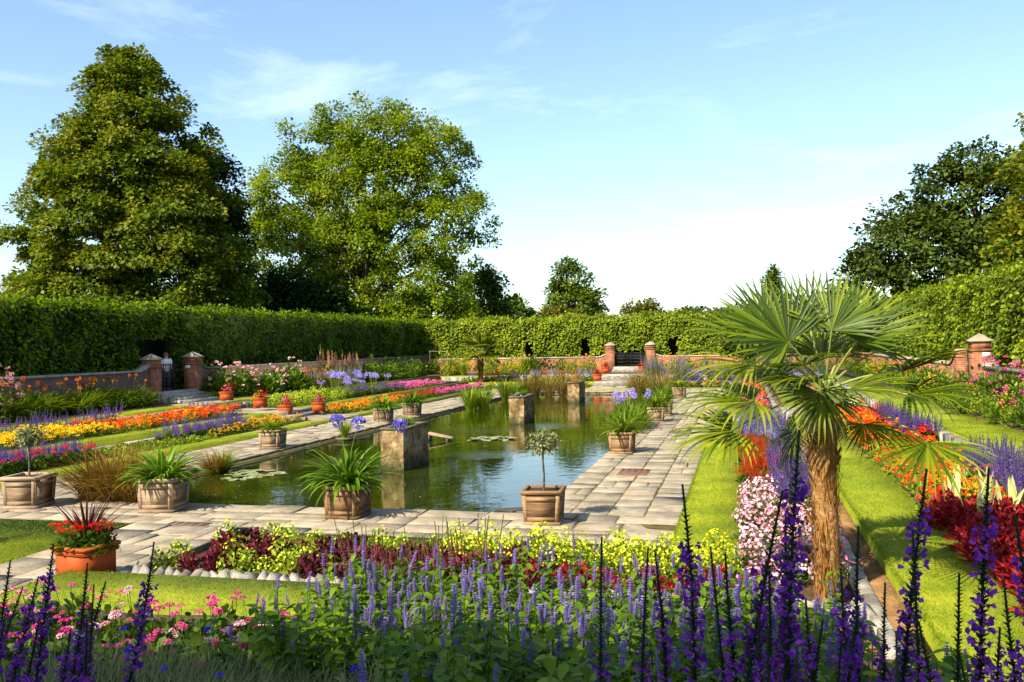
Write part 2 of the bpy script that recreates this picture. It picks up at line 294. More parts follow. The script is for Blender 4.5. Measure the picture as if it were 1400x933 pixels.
# ------------------------------------------------------------------ the setting
AX = -7.875
def lawnmat():
    mt, t, out = newmat('mown_lawn'); g = t.nodes.new('ShaderNodeNewGeometry')
    def nz(sc, det, stretch=None):
        n = t.nodes.new('ShaderNodeTexNoise'); n.inputs['Scale'].default_value = sc; n.inputs['Detail'].default_value = det
        if stretch:
            m_ = t.nodes.new('ShaderNodeMapping'); m_.inputs['Scale'].default_value = stretch; t.links.new(g.outputs['Position'], m_.inputs['Vector']); t.links.new(m_.outputs[0], n.inputs['Vector'])
        else: t.links.new(g.outputs['Position'], n.inputs['Vector'])
        return n.outputs['Fac']
    f = math_n(t, 'ADD', math_n(t, 'MULTIPLY', nz(1.3, 6), .5), math_n(t, 'ADD', math_n(t, 'MULTIPLY', nz(55, 4), .4), math_n(t, 'MULTIPLY', nz(9, 3, (1, .25, 1)), .2)))
    c = ramp(t, [(.33, (.055, .09, .003)), (.5, (.14, .185, .004)), (.67, (.27, .28, .012))], f)
    p = t.nodes.new('ShaderNodeBsdfPrincipled'); p.inputs['Roughness'].default_value = .75; p.inputs['Specular IOR Level'].default_value = .2; t.links.new(c, p.inputs['Base Color'])
    b = t.nodes.new('ShaderNodeBump'); b.inputs['Strength'].default_value = .7; b.inputs['Distance'].default_value = .03; t.links.new(nz(120, 3), b.inputs['Height']); t.links.new(b.outputs[0], p.inputs['Normal'])
    t.links.new(p.outputs[0], out.inputs['Surface']); return mt
M['lawn'] = lawnmat()
M['field'] = solid('park_grass', [(.3, (.03, .06, .008)), (.7, (.08, .12, .015))], .3, 1, .5, 8, 0, coords='World')
M['blade'] = leafmat('lawn_blade', [(.06, .11, .004), (.13, .19, .006), (.22, .27, .012)], .3, .6)
def ring(mb, inner, outer, z0, z1, mat=0):
    (a0, a1, b0, b1), (A0, A1, B0, B1) = inner, outer
    mb.box(A0, a0, B0, B1, z0, z1, mat); mb.box(a1, A1, B0, B1, z0, z1, mat)
    (mb.box(a0, a1, B0, b0, z0, z1, mat) if b0-B0 > .15 or B0 > 8 else None); mb.box(a0, a1, b1, B1, z0, z1, mat); return mb
POOL = (-12.42, -3.35, 14.7, 51.0)
P0 = (-14.77, -0.98, 12.3, 53.4)
L1 = (-15.67, -0.08, 11.4, 54.3)
B1 = (-16.87, 1.12, 9.4, 56.3)
K1 = (-17.02, 1.27, 9.0, 56.5)
S1 = (-17.27, 1.52, 8.9, 56.7)
L2 = (-18.22, 2.475, 7.65, 57.7)
B2 = (-20.17, 4.43, 7.6, 60.0)
K2 = (-20.37, 4.63, 7.5, 60.2)
L3 = (-21.77, 6.03, 7.4, 61.5)
BD = (-23.07, 7.33, 7.3, 65.7)
WL = (-23.42, 7.68, -0.6, 66.05)
# park ground beyond the walls: one sheet to the horizon with the sunken garden cut out
mb = MB(); far = 1500
X0, X1, Y0, Y1 = WL[0]+.1, WL[1]-.1, WL[2], WL[3]-.1
V = [(-far, -far, 1.05), (far, -far, 1.05), (far, far, 1.05), (-far, far, 1.05), (X0, Y0, 1.05), (X1, Y0, 1.05), (X1, Y1, 1.05), (X0, Y1, 1.05)]
mb.add(V, np.array([(0, 1, 5, 4), (1, 2, 6, 5), (2, 3, 7, 6), (3, 0, 4, 7)])); struct('ground', mb.mesh('ground', M['field']))
# lawns as ribbons round the pool
struct('inner_lawn', ring(MB(), P0, L1, -.3, .06).mesh('inner_lawn', M['lawn']))
mb = MB(); mb.box(L2[0], S1[0], L2[2], L2[3], -.3, .30); mb.box(S1[1], L2[1], 4.8, L2[3], -.3, .30); mb.box(S1[0], -9.2, L2[2], S1[2], -.3, .30); mb.box(-7.5, .7, L2[2], S1[2], -.3, .30); mb.box(S1[0], S1[1], S1[3], L2[3], -.3, .30)
struct('middle_lawn', mb.mesh('middle_lawn', M['lawn']))
mb = MB(); mb.box(1.275, 1.52, 4.8, 8.9, -.3, .12); mb.box(.71, 1.52, 8.0, 8.9, -.3, .11); struct('soil_strip_end', mb.mesh('soil_strip_end', M['soilstrip']))
struct('outer_lawn', ring(MB(), K2, L3, -.3, .60).mesh('outer_lawn', M['lawn']))
mb = MB(); mb.box(-22, -9.18, 9.32, 12.24, -.2, .13); struct('corner_lawn', mb.mesh('corner_lawn', M['lawn']))
# beds of soil
struct('inner_bed_soil', ring(MB(), L1, B1, -.3, .04).mesh('inner_bed_soil', M['soil']))
struct('soil_strip', ring(MB(), K1, S1, -.3, .12).mesh('soil_strip', M['soilstrip']))
struct('middle_bed_soil', ring(MB(), L2, B2, -.3, .27).mesh('middle_bed_soil', M['soil']))
struct('border_soil', ring(MB(), L3, BD, -.3, .63).mesh('border_soil', M['soil']))
def zg(y): return 0.285 + max(0.0, 6.2-y)*0.2
mb = MB(); ys = np.linspace(-.55, 7.64, 24); xs = np.linspace(-23.0, 7.3, 80)
V = [(x, y, zg(y)+.02*math.sin(x*3+y*2)) for y in ys for x in xs]
F = [(j*80+i, j*80+i+1, (j+1)*80+i+1, (j+1)*80+i) for j in range(23) for i in range(79) if not (1.0 < xs[i] < 2.3 and ys[j] > 4.7)]
mb.add(V, np.array(F)); struct('near_border_soil', mb.mesh('near_border_soil', M['soil']))
# ---- pool
mb = MB(); p = POOL
for (a, b, c, d) in ((p[0]-.3, p[0], p[2]-.3, p[3]+.3), (p[1], p[1]+.3, p[2]-.3, p[3]+.3), (p[0], p[1], p[2]-.3, p[2]), (p[0], p[1], p[3], p[3]+.3)): mb.box(a, b, c, d, -1.1, -.075)
mb.box(p[0]-.3, p[1]+.3, p[2]-.3, p[3]+.3, -1.2, -1.1); struct('pool_basin', mb.mesh('pool_basin', M['basin']))
def watermat():
    mt, t, out = newmat('pond_water'); g = t.nodes.new('ShaderNodeNewGeometry')
    def noise(sc, det, stretch):
        m_ = t.nodes.new('ShaderNodeMapping'); m_.inputs['Scale'].default_value = stretch; t.links.new(g.outputs['Position'], m_.inputs['Vector'])
        n = t.nodes.new('ShaderNodeTexNoise'); n.inputs['Scale'].default_value = sc; n.inputs['Detail'].default_value = det; n.inputs['Distortion'].default_value = .6; t.links.new(m_.outputs[0], n.inputs['Vector']); return n.outputs['Fac']
    a = noise(2.2, 3, (1, .9, 1)); b = noise(11, 3, (1, 1, 1))
    # where the little jets fall the surface is choppier
    tot = None
    for (jx, jy, jr) in ((-10.2, 21.4, 1.5), (-9.0, 29.6, 1.9), (-6.7, 31.6, 1.7), (-7.0, 23.2, 1.2), (-8.6, 41.8, 1.8), (-6.4, 42.6, 1.6)):
        d = t.nodes.new('ShaderNodeVectorMath'); d.operation = 'DISTANCE'; t.links.new(g.outputs['Position'], d.inputs[0]); d.inputs[1].default_value = (jx, jy, -.13)
        q = math_n(t, 'MAXIMUM', math_n(t, 'SUBTRACT', 1.0, math_n(t, 'DIVIDE', d.outputs['Value'], jr)), 0.0); tot = q if tot is None else math_n(t, 'MAXIMUM', tot, q)
    h = math_n(t, 'ADD', math_n(t, 'MULTIPLY', a, 1.0), math_n(t, 'MULTIPLY', b, math_n(t, 'ADD', .10, math_n(t, 'MULTIPLY', tot, 1.6))))
    bu = t.nodes.new('ShaderNodeBump'); bu.inputs['Strength'].default_value = .09; bu.inputs['Distance'].default_value = .05; t.links.new(h, bu.inputs['Height'])
    pr = t.nodes.new('ShaderNodeBsdfPrincipled'); pr.inputs['Roughness'].default_value = .02; pr.inputs['IOR'].default_value = 1.33; pr.inputs['Specular IOR Level'].default_value = .75
    c = ramp(t, [(.35, (.013, .021, .0010)), (.7, (.028, .036, .0015))], noise(.5, 3, (1, 1, 1))); t.links.new(c, pr.inputs['Base Color'])
    t.links.new(bu.outputs[0], pr.inputs['Normal']); t.links.new(pr.outputs[0], out.inputs['Surface']); return mt
mb = MB(); mb.add([(p[0]-.05, p[2]-.05, -.13), (p[1]+.05, p[2]-.05, -.13), (p[1]+.05, p[3]+.05, -.13), (p[0]-.05, p[3]+.05, -.13)], np.array([(0, 1, 2, 3)])); struct('pool_water', mb.mesh('pool_water', watermat()))
# ---- paving: a bed of joints with each slab laid on it
mb = ring(MB(), POOL, P0, -.07, -.014); paving = struct('pool_paving', mb.mesh('pool_paving', M['joint']))
rng = np.random.default_rng(3); slabs = []
def courses(x0, x1, y0, y1, along, lanes, lo, hi):
    """rows of slabs along an axis with random lengths"""
    for a, b in zip(lanes[:-1], lanes[1:]):
        s0, s1 = (y0, y1) if along == 'y' else (x0, x1); s = s0
        while s < s1-.02:
            e = s + rng.uniform(lo, hi); e = s1 if s1-e < .35 else e
            parts_ = [(a, b)] if rng.random() > .16 or b-a < .5 else [(a, a+(b-a)*rng.uniform(.4, .6))]
            if len(parts_) == 1 and parts_[0][1] != b: parts_.append((parts_[0][1], b))
            for (a_, b2) in parts_: slabs.append((a_, b2, s, e) if along == 'y' else (s, e, a_, b2))
            s = e
courses(-1, 0, POOL[2], POOL[3], 'y', (-3.37, -2.80, -2.18, -1.58, -.99), .45, 1.05)
courses(-1, 0, POOL[2], POOL[3], 'y', (-14.76, -14.17, -13.57, -12.96, -12.40), .45, 1.05)
courses(P0[0]+.01, P0[1]-.01, 0, 0, 'x', (12.31, 12.92, 13.5, 14.1, 14.72), .5, 1.3)
courses(P0[0]+.01, P0[1]-.01, 0, 0, 'x', (50.98, 51.6, 52.2, 52.8, 53.39), .5, 1.1)
cover = [(-2.62, -1.98, 19.1, 20.0), (-9.0, -8.3, 12.33, 13.05)]
def slab_mesh(mb, s, z=0.0):
    g = rng.uniform(.009, .017); dz = rng.normal(0, .005)
    mb.bbox(s[0]+g, s[1]-g, s[2]+g, s[3]-g, -.05+z, z+dz, .008+rng.random()*.008, 0, .0045, rng)
slabs.sort(key=lambda s: (s[2]+s[3])*.5 + (6 if s[0] < -12.5 else 0)); rest = MB()
for i, s in enumerate(slabs):
    if i < 299:
        b_ = MB(); slab_mesh(b_, s); ob('slab', b_.mesh('slab', M['slab']), paving)
    else: slab_mesh(rest, s)
tag(ob('far_slabs', rest.mesh('far_slabs', M['slab']), paving), kind='stuff')
# central near path, cross paths and far path rise by steps
def path_strip(name, x0, x1, y0, y1, z, along, each=False, lo=.5, hi=1.0):
    global slabs
    b0 = MB(); b0.box(x0, x1, y0, y1, z-.42, z-.013); o = struct(name, b0.mesh(name, M['joint']))
    keep = slabs; slabs = []
    n = 4 if (x1-x0 if along == 'y' else y1-y0) > 2.2 else 3
    courses(x0, x1, y0, y1, along, np.linspace(x0 if along == 'y' else y0, x1 if along == 'y' else y1, n+1), lo, hi)
    q = MB()
    for s in slabs:
        if each: b_ = MB(); slab_mesh(b_, s, z); ob('slab', b_.mesh('slab', M['slab']), o)
        else: slab_mesh(q, s, z)
    if not each: tag(ob('slabs', q.mesh('slabs', M['slab']), o), kind='stuff')
    slabs = keep
path_strip('near_path', -9.15, -7.2, 7.66, 12.29, .128, 'y', True)
path_strip('left_cross_path', -16.7, -14.78, 31.5, 34.1, .08, 'x'); path_strip('left_cross_path_upper', -20.1, -17.4, 31.5, 34.1, .32, 'x'); path_strip('left_cross_path_top', -21.9, -20.8, 31.5, 34.1, .62, 'x')
path_strip('right_cross_path', -.97, .95, 31.5, 34.1, .08, 'x'); path_strip('right_cross_path_upper', 1.6, 4.4, 31.5, 34.1, .32, 'x')
path_strip('far_path', -8.95, -6.75, 53.41, 56.0, .08, 'y'); path_strip('far_path_upper', -8.95, -6.75, 56.9, 59.7, .32, 'y'); path_strip('far_path_top', -8.95, -6.75, 60.5, 64.2, .62, 'y')
def stairs(name, label, treads, mat='kerb'):
    o = empty(name, (np.mean([(t[0]+t[1])/2 for t in treads]), np.mean([(t[2]+t[3])/2 for t in treads]), min(t[5] for t in treads)-.1)); tag(o, label, 'steps')
    for (x0, x1, y0, y1, z0, z1) in treads:
        b_ = MB(); b_.bbox(x0-o.location.x, x1-o.location.x, y0-o.location.y, y1-o.location.y, z0-o.location.z, z1-o.location.z, .015, 0, .003, rng); ob('step', b_.mesh('step', M[mat]), o)
ya, yb = 31.45, 34.15
stairs('stone_steps', 'two low stone steps on the path below the hedge gate', [(-17.05, -16.65, ya, yb, -.1, .2), (-17.42, -17.0, ya, yb, -.1, .335)])
stairs('stone_steps', 'two low stone steps between the terracotta boxes below the hedge gate', [(-20.45, -20.05, ya, yb, .1, .47), (-20.83, -20.4, ya, yb, .1, .635)])
stairs('stone_steps', 'flight of four grey stone steps up to the iron side gate', [(-22.2-.33*i, -21.85-.33*i, ya+.9, yb+.85, .4, .74+.115*i) for i in range(4)])
stairs('stone_steps', 'two low stone steps behind the big fan palm', [(.95, 1.3, ya, yb, -.1, .2), (1.27, 1.62, ya, yb, -.1, .335)])
stairs('stone_steps', 'two worn stone steps just past the far end of the pool', [(-8.97, -6.73, 56.0, 56.5, -.1, .2), (-8.97, -6.73, 56.45, 56.92, -.1, .335)])
stairs('stone_steps', 'two worn stone steps halfway to the far gate', [(-8.97, -6.73, 59.7, 60.12, .1, .47), (-8.97, -6.73, 60.1, 60.52, .1, .635)])
stairs('stone_steps', 'three stone steps directly under the far lattice gate', [(-8.97, -6.73, 64.2+.45*i, 64.68+.45*i, .4, .75+.12*i) for i in range(3)])
for i, (c, l) in enumerate(zip(cover, ('rusty brown drain cover set in the sunlit path right of the pool', 'dark reddish drain cover near the terracotta box'))):
    b_ = MB(); b_.bbox(c[0], c[1], c[2], c[3], .0, .012, .006)
    for k in range(5):
        xx = c[0]+.06+k*(c[1]-c[0]-.12)/4; b_.box(xx-.012, xx+.012, c[2]+.05, c[3]-.05, .012, .016)
    tag(ob('drain_cover', b_.mesh('drain_cover', M['manhole'])), l, 'drain cover')
# ---- kerbs: a low wall of stones round each terrace
def kerb(name, label, inner, outer, z0, z1, sides, n_each):
    o = empty(name, ((inner[0]+inner[1])/2, inner[2], 0)); tag(o, label, 'kerb'); rest = MB(); cnt = 0; dx, dy = o.location.x, o.location.y
    for sd_ in sides:
        if sd_ == 'L': x0, x1, a, b_, ax = outer[0], inner[0], 9.4, 56, 'y'
        elif sd_ == 'R': x0, x1, a, b_, ax = inner[1], outer[1], (5.2 if z1 < .3 else 9.4), 56, 'y'
        elif sd_ == 'F': x0, x1, a, b_, ax = inner[3], outer[3], inner[0], inner[1], 'x'
        s = a; loc = 0
        while s < b_-.2:
            e = min(b_, s + rng.uniform(.5, .95))
            if not (ax == 'y' and s < 34.3 and e > 31.3):
                q = (x0, x1, s+.006, e-.006) if ax == 'y' else (s+.006, e-.006, x0, x1)
                one = MB(); tgt = one if loc < n_each else rest
                tgt.bbox(q[0]-dx, q[1]-dx, q[2]-dy, q[3]-dy, z0, z1+rng.normal(0, .006), .02, 0, .005, rng)
                if loc < n_each: ob('kerb_stone', one.mesh('kerb_stone', M['kerb']), o)
                loc += 1
            s = e
    tag(ob('far_kerb_stones', rest.mesh('far_kerb_stones', M['kerb']), o), kind='stuff')
kerb('stone_kerb', 'low stone kerb below the middle lawn round the inner flower bed', B1, K1, -.2, .19, 'LRF', 45)
kerb('stone_kerb', 'low stone kerb below the outer lawn behind the marigold beds', B2, K2, -.2, .55, 'LRF', 45)
# rough stones set on a slant along the near bed
ed = empty('stone_edging', (-4.2, 9.25, 0)); tag(ed, 'row of rough slanted stones edging the lawn beside the terracotta box', 'edging')
x = -7.05
while x < 1.2:
    wd = rng.uniform(.12, .2); b_ = MB()
    hx, hy, hz = wd*.5, rng.uniform(.13, .18), rng.uniform(.07, .11)
    V = np.array([(sx*hx, sy*hy, sz*hz) for sz in (-1, 1) for sy in (-1, 1) for sx in (-1, 1)]); V[4:, :2] *= .72; V += rng.normal(0, .012, V.shape)
    b_.add(V, np.array([(0, 2, 3, 1), (4, 5, 7, 6), (0, 1, 5, 4), (1, 3, 7, 5), (3, 2, 6, 7), (2, 0, 4, 6)]))
    o = ob('stone', b_.mesh('stone', M['kerb']), ed, (x+4.2, rng.normal(0, .02), .16)); o.rotation_euler = (rng.normal(0, .12), .45+rng.normal(0, .1), .5+rng.normal(0, .15)); x += wd*.82
# ---- brick garden walls with coping, swept up to their gate piers
def brick_wall(name, label, x0, x1, y0, y1, top, gaps, along, mat):
    o = empty(name, ((x0+x1)/2, (y0+y1)/2, .4)); tag(o, label, 'wall'); dx, dy, dz = o.location
    s0, s1 = (y0, y1) if along == 'y' else (x0, x1); edges = [s0] + [g for gp in gaps for g in gp] + [s1]
    for k in range(0, len(edges), 2):
        a, b_ = edges[k], edges[k+1]; ss = []; zz = []
        def prof(s):
            z = top
            for gp in gaps:
                for e in gp:
                    d = abs(s-e)
                    if d < 1.1: z = max(z, top + .5*(1-d/1.1)**1.6)
            return z
        ss = sorted(set([a, b_] + [s for gp in gaps for e in gp for s in np.linspace(e-1.2, e+1.2, 13) if a < s < b_])); w_ = MB(); c_ = MB()
        for s, e in zip(ss[:-1], ss[1:]):
            for tgt, t0, lift, ov in ((w_, -.4, 0, 0), (c_, 0, .075, .045)):
                za, zb = prof(s)-.4, prof(e)-.4
                pts = []
                for (q, zt) in ((s, za), (e, zb)):
                    for wv in (0, 1):
                        xx, yy = ((x0-ov, x1+ov)[wv], q) if along == 'y' else (q, (y0-ov, y1+ov)[wv])
                        lo_ = -.4 if tgt is w_ else zt+.002
                        pts += [(xx-dx, yy-dy, lo_), (xx-dx, yy-dy, zt+lift)]
                tgt.add(pts, np.array([(0, 4, 5, 1), (2, 3, 7, 6), (1, 5, 7, 3), (0, 1, 3, 2), (4, 6, 7, 5)]))
        ob('brickwork', w_.mesh('brickwork', M[mat]), o); ob('coping', c_.mesh('coping', M['cap' if mat == 'brick' else 'kerb']), o)
def pier(name, label, x, y, z0, ztop, w_=.5, mat='brick', plaque=None):
    o = empty(name, (x, y, z0)); tag(o, label, 'pillar', 'brick gate pillars'); h = ztop-.28-z0; a = w_/2
    b_ = MB(); b_.box(-a, a, -a, a, -.3, h-.3); b_.box(-a-.03, a+.03, -a-.03, a+.03, h-.3, h-.22); b_.box(-a, a, -a, a, h-.22, h); ob('shaft', b_.mesh('shaft', M[mat]), o)
    c_ = MB(); c_.box(-a-.06, a+.06, -a-.06, a+.06, h, h+.06); c_.add([(-a-.04, -a-.04, h+.06), (a+.04, -a-.04, h+.06), (a+.04, a+.04, h+.06), (-a-.04, a+.04, h+.06), (0, 0, h+.28)], np.array([(0, 1, 4), (1, 2, 4), (2, 3, 4), (3, 0, 4)])); ob('cap', c_.mesh('cap', M['cap']), o)
    if plaque:
        q = MB(); q.box(plaque[0]-.11, plaque[0]+.11, -a-.02, -a-.002, h-.47, h-.34); ob('plaque', q.mesh('plaque', M['white']), o)
brick_wall('brick_wall', 'weathered brown brick wall with coping below the dark side hedge', -23.42, -23.07, -.3, 66.05, 1.92, [(32.45, 35.05)], 'y', 'brickd')
brick_wall('brick_wall', 'orange brick wall with stone coping below the far clipped hedge', -23.05, 7.3, 65.7, 66.05, 1.66, [(-9.1, -6.55)], 'x', 'brick')
brick_wall('brick_wall', 'orange brick wall below the sunlit hedge behind the fan palm', 7.33, 7.68, 14, 66.05, 1.75, [(32.3, 35.2)], 'y', 'brick')
pier('gate_pillar', 'brick gate pillar beside the person in white', -23.2, 32.3, .6, 2.66, .55, 'brick')
pier('gate_pillar', 'brick gate pillar with white plaque right of the open iron gate', -23.2, 35.2, .6, 2.72, .55, 'brick', (-.08,))
pier('gate_pillar', 'orange brick pillar left of the far lattice gate', -9.28, 65.85, .6, 2.78, .62)
pier('gate_pillar', 'orange brick pillar right of the far lattice gate', -6.38, 65.85, .6, 2.78, .62)
pier('gate_pillar', 'lone brick pillar with pointed cap and plaque right of the fan palm', 7.35, 32.0, .6, 2.86, .56, 'brick', (.12,))
def gate(name, label, loc, rz, wdt, h, bars, rails, leaves=1):
    o = empty(name, loc, rz); tag(o, label, 'gate')
    for l in range(leaves):
        x0 = -wdt/2 + l*wdt/leaves; x1 = x0 + wdt/leaves - .02
        for i in range(bars):
            xx = x0 + (x1-x0)*i/(bars-1); b_ = MB(); b_.box(xx-.012, xx+.012, -.012, .012, 0.02, h); ob('bar', b_.mesh('bar', M['iron']), o)
        for z in rails:
            b_ = MB(); b_.box(x0, x1, -.022, .022, z-.02, z+.02); ob('rail', b_.mesh('rail', M['iron']), o)
gate('iron_gate', 'black iron barred gate in the side hedge arch', (-23.25, 33.3, 1.08), R(90), 1.45, 1.15, 13, (.1, .6, 1.08))
gate('iron_gate', 'black iron lattice double gate in the far wall', (-7.83, 65.85, 1.0), 0, 2.3, 1.0, 13, (.06, .3, .55, .75, .95), 2)
# ------------------------------------------------------------------ clipped hedges
def hedge(name, label, origin, ang, length, z0, ztop, thick, slots, n_face, n_top, leaf, mat, seed, ztop2=None):
    """origin: near bottom corner of the inner face; runs along ang; inner face is to the right of travel"""
    g = np.random.default_rng(seed); o = empty(name, (*origin, z0)); tag(o, label, 'hedge')
    a = np.array([math.cos(ang), math.sin(ang), 0]); nrm_ = np.array([math.sin(ang), -math.cos(ang), 0])   # outward (inner face) normal
    zt2 = ztop if ztop2 is None else ztop2
    def topz(s): return (ztop + (zt2-ztop)*s/length) - z0
    core = MB()
    def cbox(s0, s1, d0, d1, za, zb):
        P = [a*s - nrm_*d + np.array([0, 0, z]) for z in (za, zb) for s, d in ((s0, d0), (s1, d0), (s1, d1), (s0, d1))]
        core.add(P, np.array([(3, 2, 1, 0), (4, 5, 6, 7), (0, 1, 5, 4), (1, 2, 6, 5), (2, 3, 7, 6), (3, 0, 4, 7)]))
    sl = sorted(slots); e = [0.0] + [v for q in sl for v in q[:2]] + [length]
    for k in range(0, len(e), 2): cbox(e[k], e[k+1], .22, .75, 0, min(topz(e[k]), topz(e[k+1]))-.2)
    for s0, s1, zs in sl: cbox(s0, s1, .22, .75, zs, min(topz(s0), topz(s1))-.2)
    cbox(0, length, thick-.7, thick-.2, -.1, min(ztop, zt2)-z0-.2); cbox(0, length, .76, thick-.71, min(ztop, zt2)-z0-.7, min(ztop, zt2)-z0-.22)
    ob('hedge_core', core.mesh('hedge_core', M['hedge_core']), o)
    lv = MB()
    s = g.uniform(0, length, n_face); zf = g.random(n_face); z = zf*np.array([topz(q) for q in s])
    bump = .14*np.sin(s*1.1+z*.7)+.12*np.sin(s*2.7-z*2.1+1)+.06*np.sin(s*.43+2)+.05*np.sin(s*6.1+z*4)
    d = bump*.8 + g.uniform(-.05, .30, n_face) - .05
    roundoff = np.clip((zf-.93)/.07, 0, 1); d = d + roundoff*.18
    ok = np.ones(n_face, bool)
    for s0, s1, zs in sl:
        rag = .12*np.sin(z*9+s0)
        ok &= ~((s > s0+rag*.6) & (s < s1+rag*.6) & (z < zs+.1*np.sin(s*13)))
    s, z, d = s[ok], z[ok], d[ok]
    P = s[:, None]*a - d[:, None]*nrm_ + np.array([0, 0, 1.0])*z[:, None]; n = len(P)
    Y = nrm(nrm_*.55 + np.array([0, 0, -.55]) + g.normal(0, .55, (n, 3))); Z = nrm(nrm_*.8 + np.array([0, 0, .65]) + g.normal(0, .35, (n, 3)))
    scatter(lv, OVAL, P, Y, Z, leaf*.9*g.uniform(.6, 1.25, n))
    s = g.uniform(0, length, n_top); dd = g.uniform(-.05, thick, n_top); tz = np.array([topz(q) for q in s]) + .10*np.sin(s*.9+dd)+.09*np.sin(s*2.3)+.07*np.sin(s*5.3+dd*2) + np.abs(g.normal(0, .12, n_top)) - .12
    P = s[:, None]*a - dd[:, None]*nrm_ + np.array([0, 0, 1.0])*tz[:, None]
    Y = nrm(g.normal(0, .8, (n_top, 3)) + np.array([0, 0, .35])); Z = nrm(np.array([0, 0, 1.0]) + g.normal(0, .5, (n_top, 3)))
    scatter(lv, OVAL, P, Y, Z, leaf*.9*g.uniform(.6, 1.2, n_top))
    tag(ob('leaves', lv.mesh('hedge_leaves', M[mat]), o), kind='stuff'); return o
# the left hedge runs away from the camera: its inner face looks to the right
hedge('clipped_hedge', 'long shaded clipped hedge behind the brown brick wall', (-24.0, 12), R(90), 58, 1.0, 4.6, 2.3, [(20.4, 23.15, 2.35)], 46000, 14000, .16, 'hedge_leaf', 11)
hedge('clipped_hedge', 'sunlit clipped hedge with dark archways behind the far wall', (-27.0, 67.0), 0, 40, 1.0, 4.55, 2.2, [(x+27-.33, x+27+.33, 1.9+.2*math.sin(x)) for x in (-18.6, -15.6, -11.3, -4.9, -1.0, 2.2)] + [(17.85, 20.6, 1.15)], 34000, 8000, .18, 'hedge_far', 12, 4.85)
hedge('clipped_hedge', 'sunlit clipped hedge behind the lone brick pillar', (8.3, 70), R(-90), 52, 1.0, 4.9, 2.3, [], 40000, 9000, .16, 'hedge_far', 13, 5.0)
# ------------------------------------------------------------------ trees
def tree(name, label, base, lobes, nclus, per, leaf, mat, clus_r, trunk_r, seed, flat=.65, droop=.35, limbs=26, tpl=RHOMB, fork=.35, shell=(.55, 1.02)):
    """base: foot of the trunk; lobes: (dx,dy,z,rx,ry,rz) in metres from the foot"""
    g = np.random.default_rng(seed); o = empty(name, base); tag(o, label, 'tree')
    lo = np.array(lobes, float); wt = (lo[:, 3]*lo[:, 4]*lo[:, 5])**(.66); wt /= wt.sum(); C = []; Nn = []
    while len(C) < nclus:
        k = g.choice(len(lo), p=wt); d = rdir(1, g)[0]; d[2] = d[2] if d[2] > -.75 else -d[2]
        pnt = lo[k, :3] + d*lo[k, 3:]*g.uniform(*shell)
        inside = False
        for j in range(len(lo)):
            if j != k and np.linalg.norm((pnt-lo[j, :3])/lo[j, 3:]) < .6: inside = True
        if inside and g.random() < .8: continue
        C.append(pnt); Nn.append(d)
    C = np.array(C); Nn = np.array(Nn); top = lo[:, 2].max()
    cs = clus_r*g.uniform(.6, 1.35, nclus)
    idx = np.repeat(np.arange(nclus), per); n = len(idx); q = rdir(n, g)*(g.random((n, 1))**.45)
    q[:, 2] *= flat; P = C[idx] + q*cs[idx][:, None]
    P[:, 2] -= droop*cs[idx]*(q[:, 0]**2+q[:, 1]**2)
    P[:, 2] = np.maximum(P[:, 2], .2)
    Y = nrm(q*1.0 + Nn[idx]*.5 + np.array([0, 0, -.35]) + g.normal(0, .45, (n, 3))); Z = nrm(np.array([0, 0, .9]) + Nn[idx]*.7 + g.normal(0, .45, (n, 3)))
    lv = MB(); scatter(lv, tpl, P, Y, Z, leaf*g.uniform(.6, 1.3, n)); tag(ob('crown', lv.mesh('crown', M[mat]), o), kind='stuff')
    tr = MB(); H = top + lo[np.argmax(lo[:, 2]), 5]*.55; ctr = lo[np.argmax(lo[:, 2]), :2]
    spine = np.array([(ctr[0]*(t**1.4)+.2*math.sin(5*t+seed)*trunk_r, ctr[1]*(t**1.4), -.2+H*t) for t in np.linspace(0, 1, 9)])
    tr.tube(spine, trunk_r*np.linspace(1, .12, 9)*np.array([1.25]+[1]*8), 10)
    ob('trunk', tr.mesh('trunk', M['bark'], True), o)
    lm = MB(); sel = g.choice(nclus, min(limbs, nclus), replace=False)
    for i in sel:
        c = C[i]; t = np.clip((c[2]*.55)/H + g.uniform(-.08, .05), fork*.4, .85); s = spine[0]*(1-t)+spine[-1]*t
        s = np.array([np.interp(t, np.linspace(0, 1, 9), spine[:, k]) for k in range(3)])
        mid = s*.5 + c*.5 + np.array([0, 0, .12*np.linalg.norm(c-s)]) + g.normal(0, .25, 3)
        pts = [(1-u)**2*s + 2*u*(1-u)*mid + u*u*c for u in np.linspace(0, 1, 6)]
        r0 = trunk_r*.42*(1-t*.7); lm.tube(pts, np.linspace(r0, r0*.16, 6), 6)
    ob('limbs', lm.mesh('limbs', M['bark'], True), o); return o
GZ = 1.05
def T(px, py, Y): return atY(px, py, Y)
# big chestnut on the left (crown about 20 m wide, 26 m high)
b = (-46.6, 63.0, GZ-.6)
tree('chestnut_tree', 'tallest dark broad chestnut tree with golden tinged leaves behind the side hedge', b,
     [(0, 0, 21.0, 3.9, 4.0, 4.6), (-3.4, 0, 17.4, 4.4, 4.6, 4.6), (3.2, -1, 17.2, 4.4, 4.6, 4.6), (0, -2, 16, 5, 4.5, 5), (-5.2, -1, 12.6, 4.8, 5, 5), (4.6, -1.5, 12.6, 4.8, 5, 5), (0, -3, 11, 6.5, 5, 6), (-6.2, 0, 7.2, 5.2, 5.5, 4.8), (5.6, -1, 7.2, 5.2, 5.5, 4.8), (-.5, -4, 6, 7, 4.5, 4.5), (-5, -2, 3.4, 5.5, 4.5, 3.0), (5, -2, 3.4, 5.5, 4.5, 3.0), (-.3, 0, 24.4, 2.3, 2.4, 2.0)],
     760, 210, .33, 'chestnut', 1.2, .75, 21, .5, .5, 40)
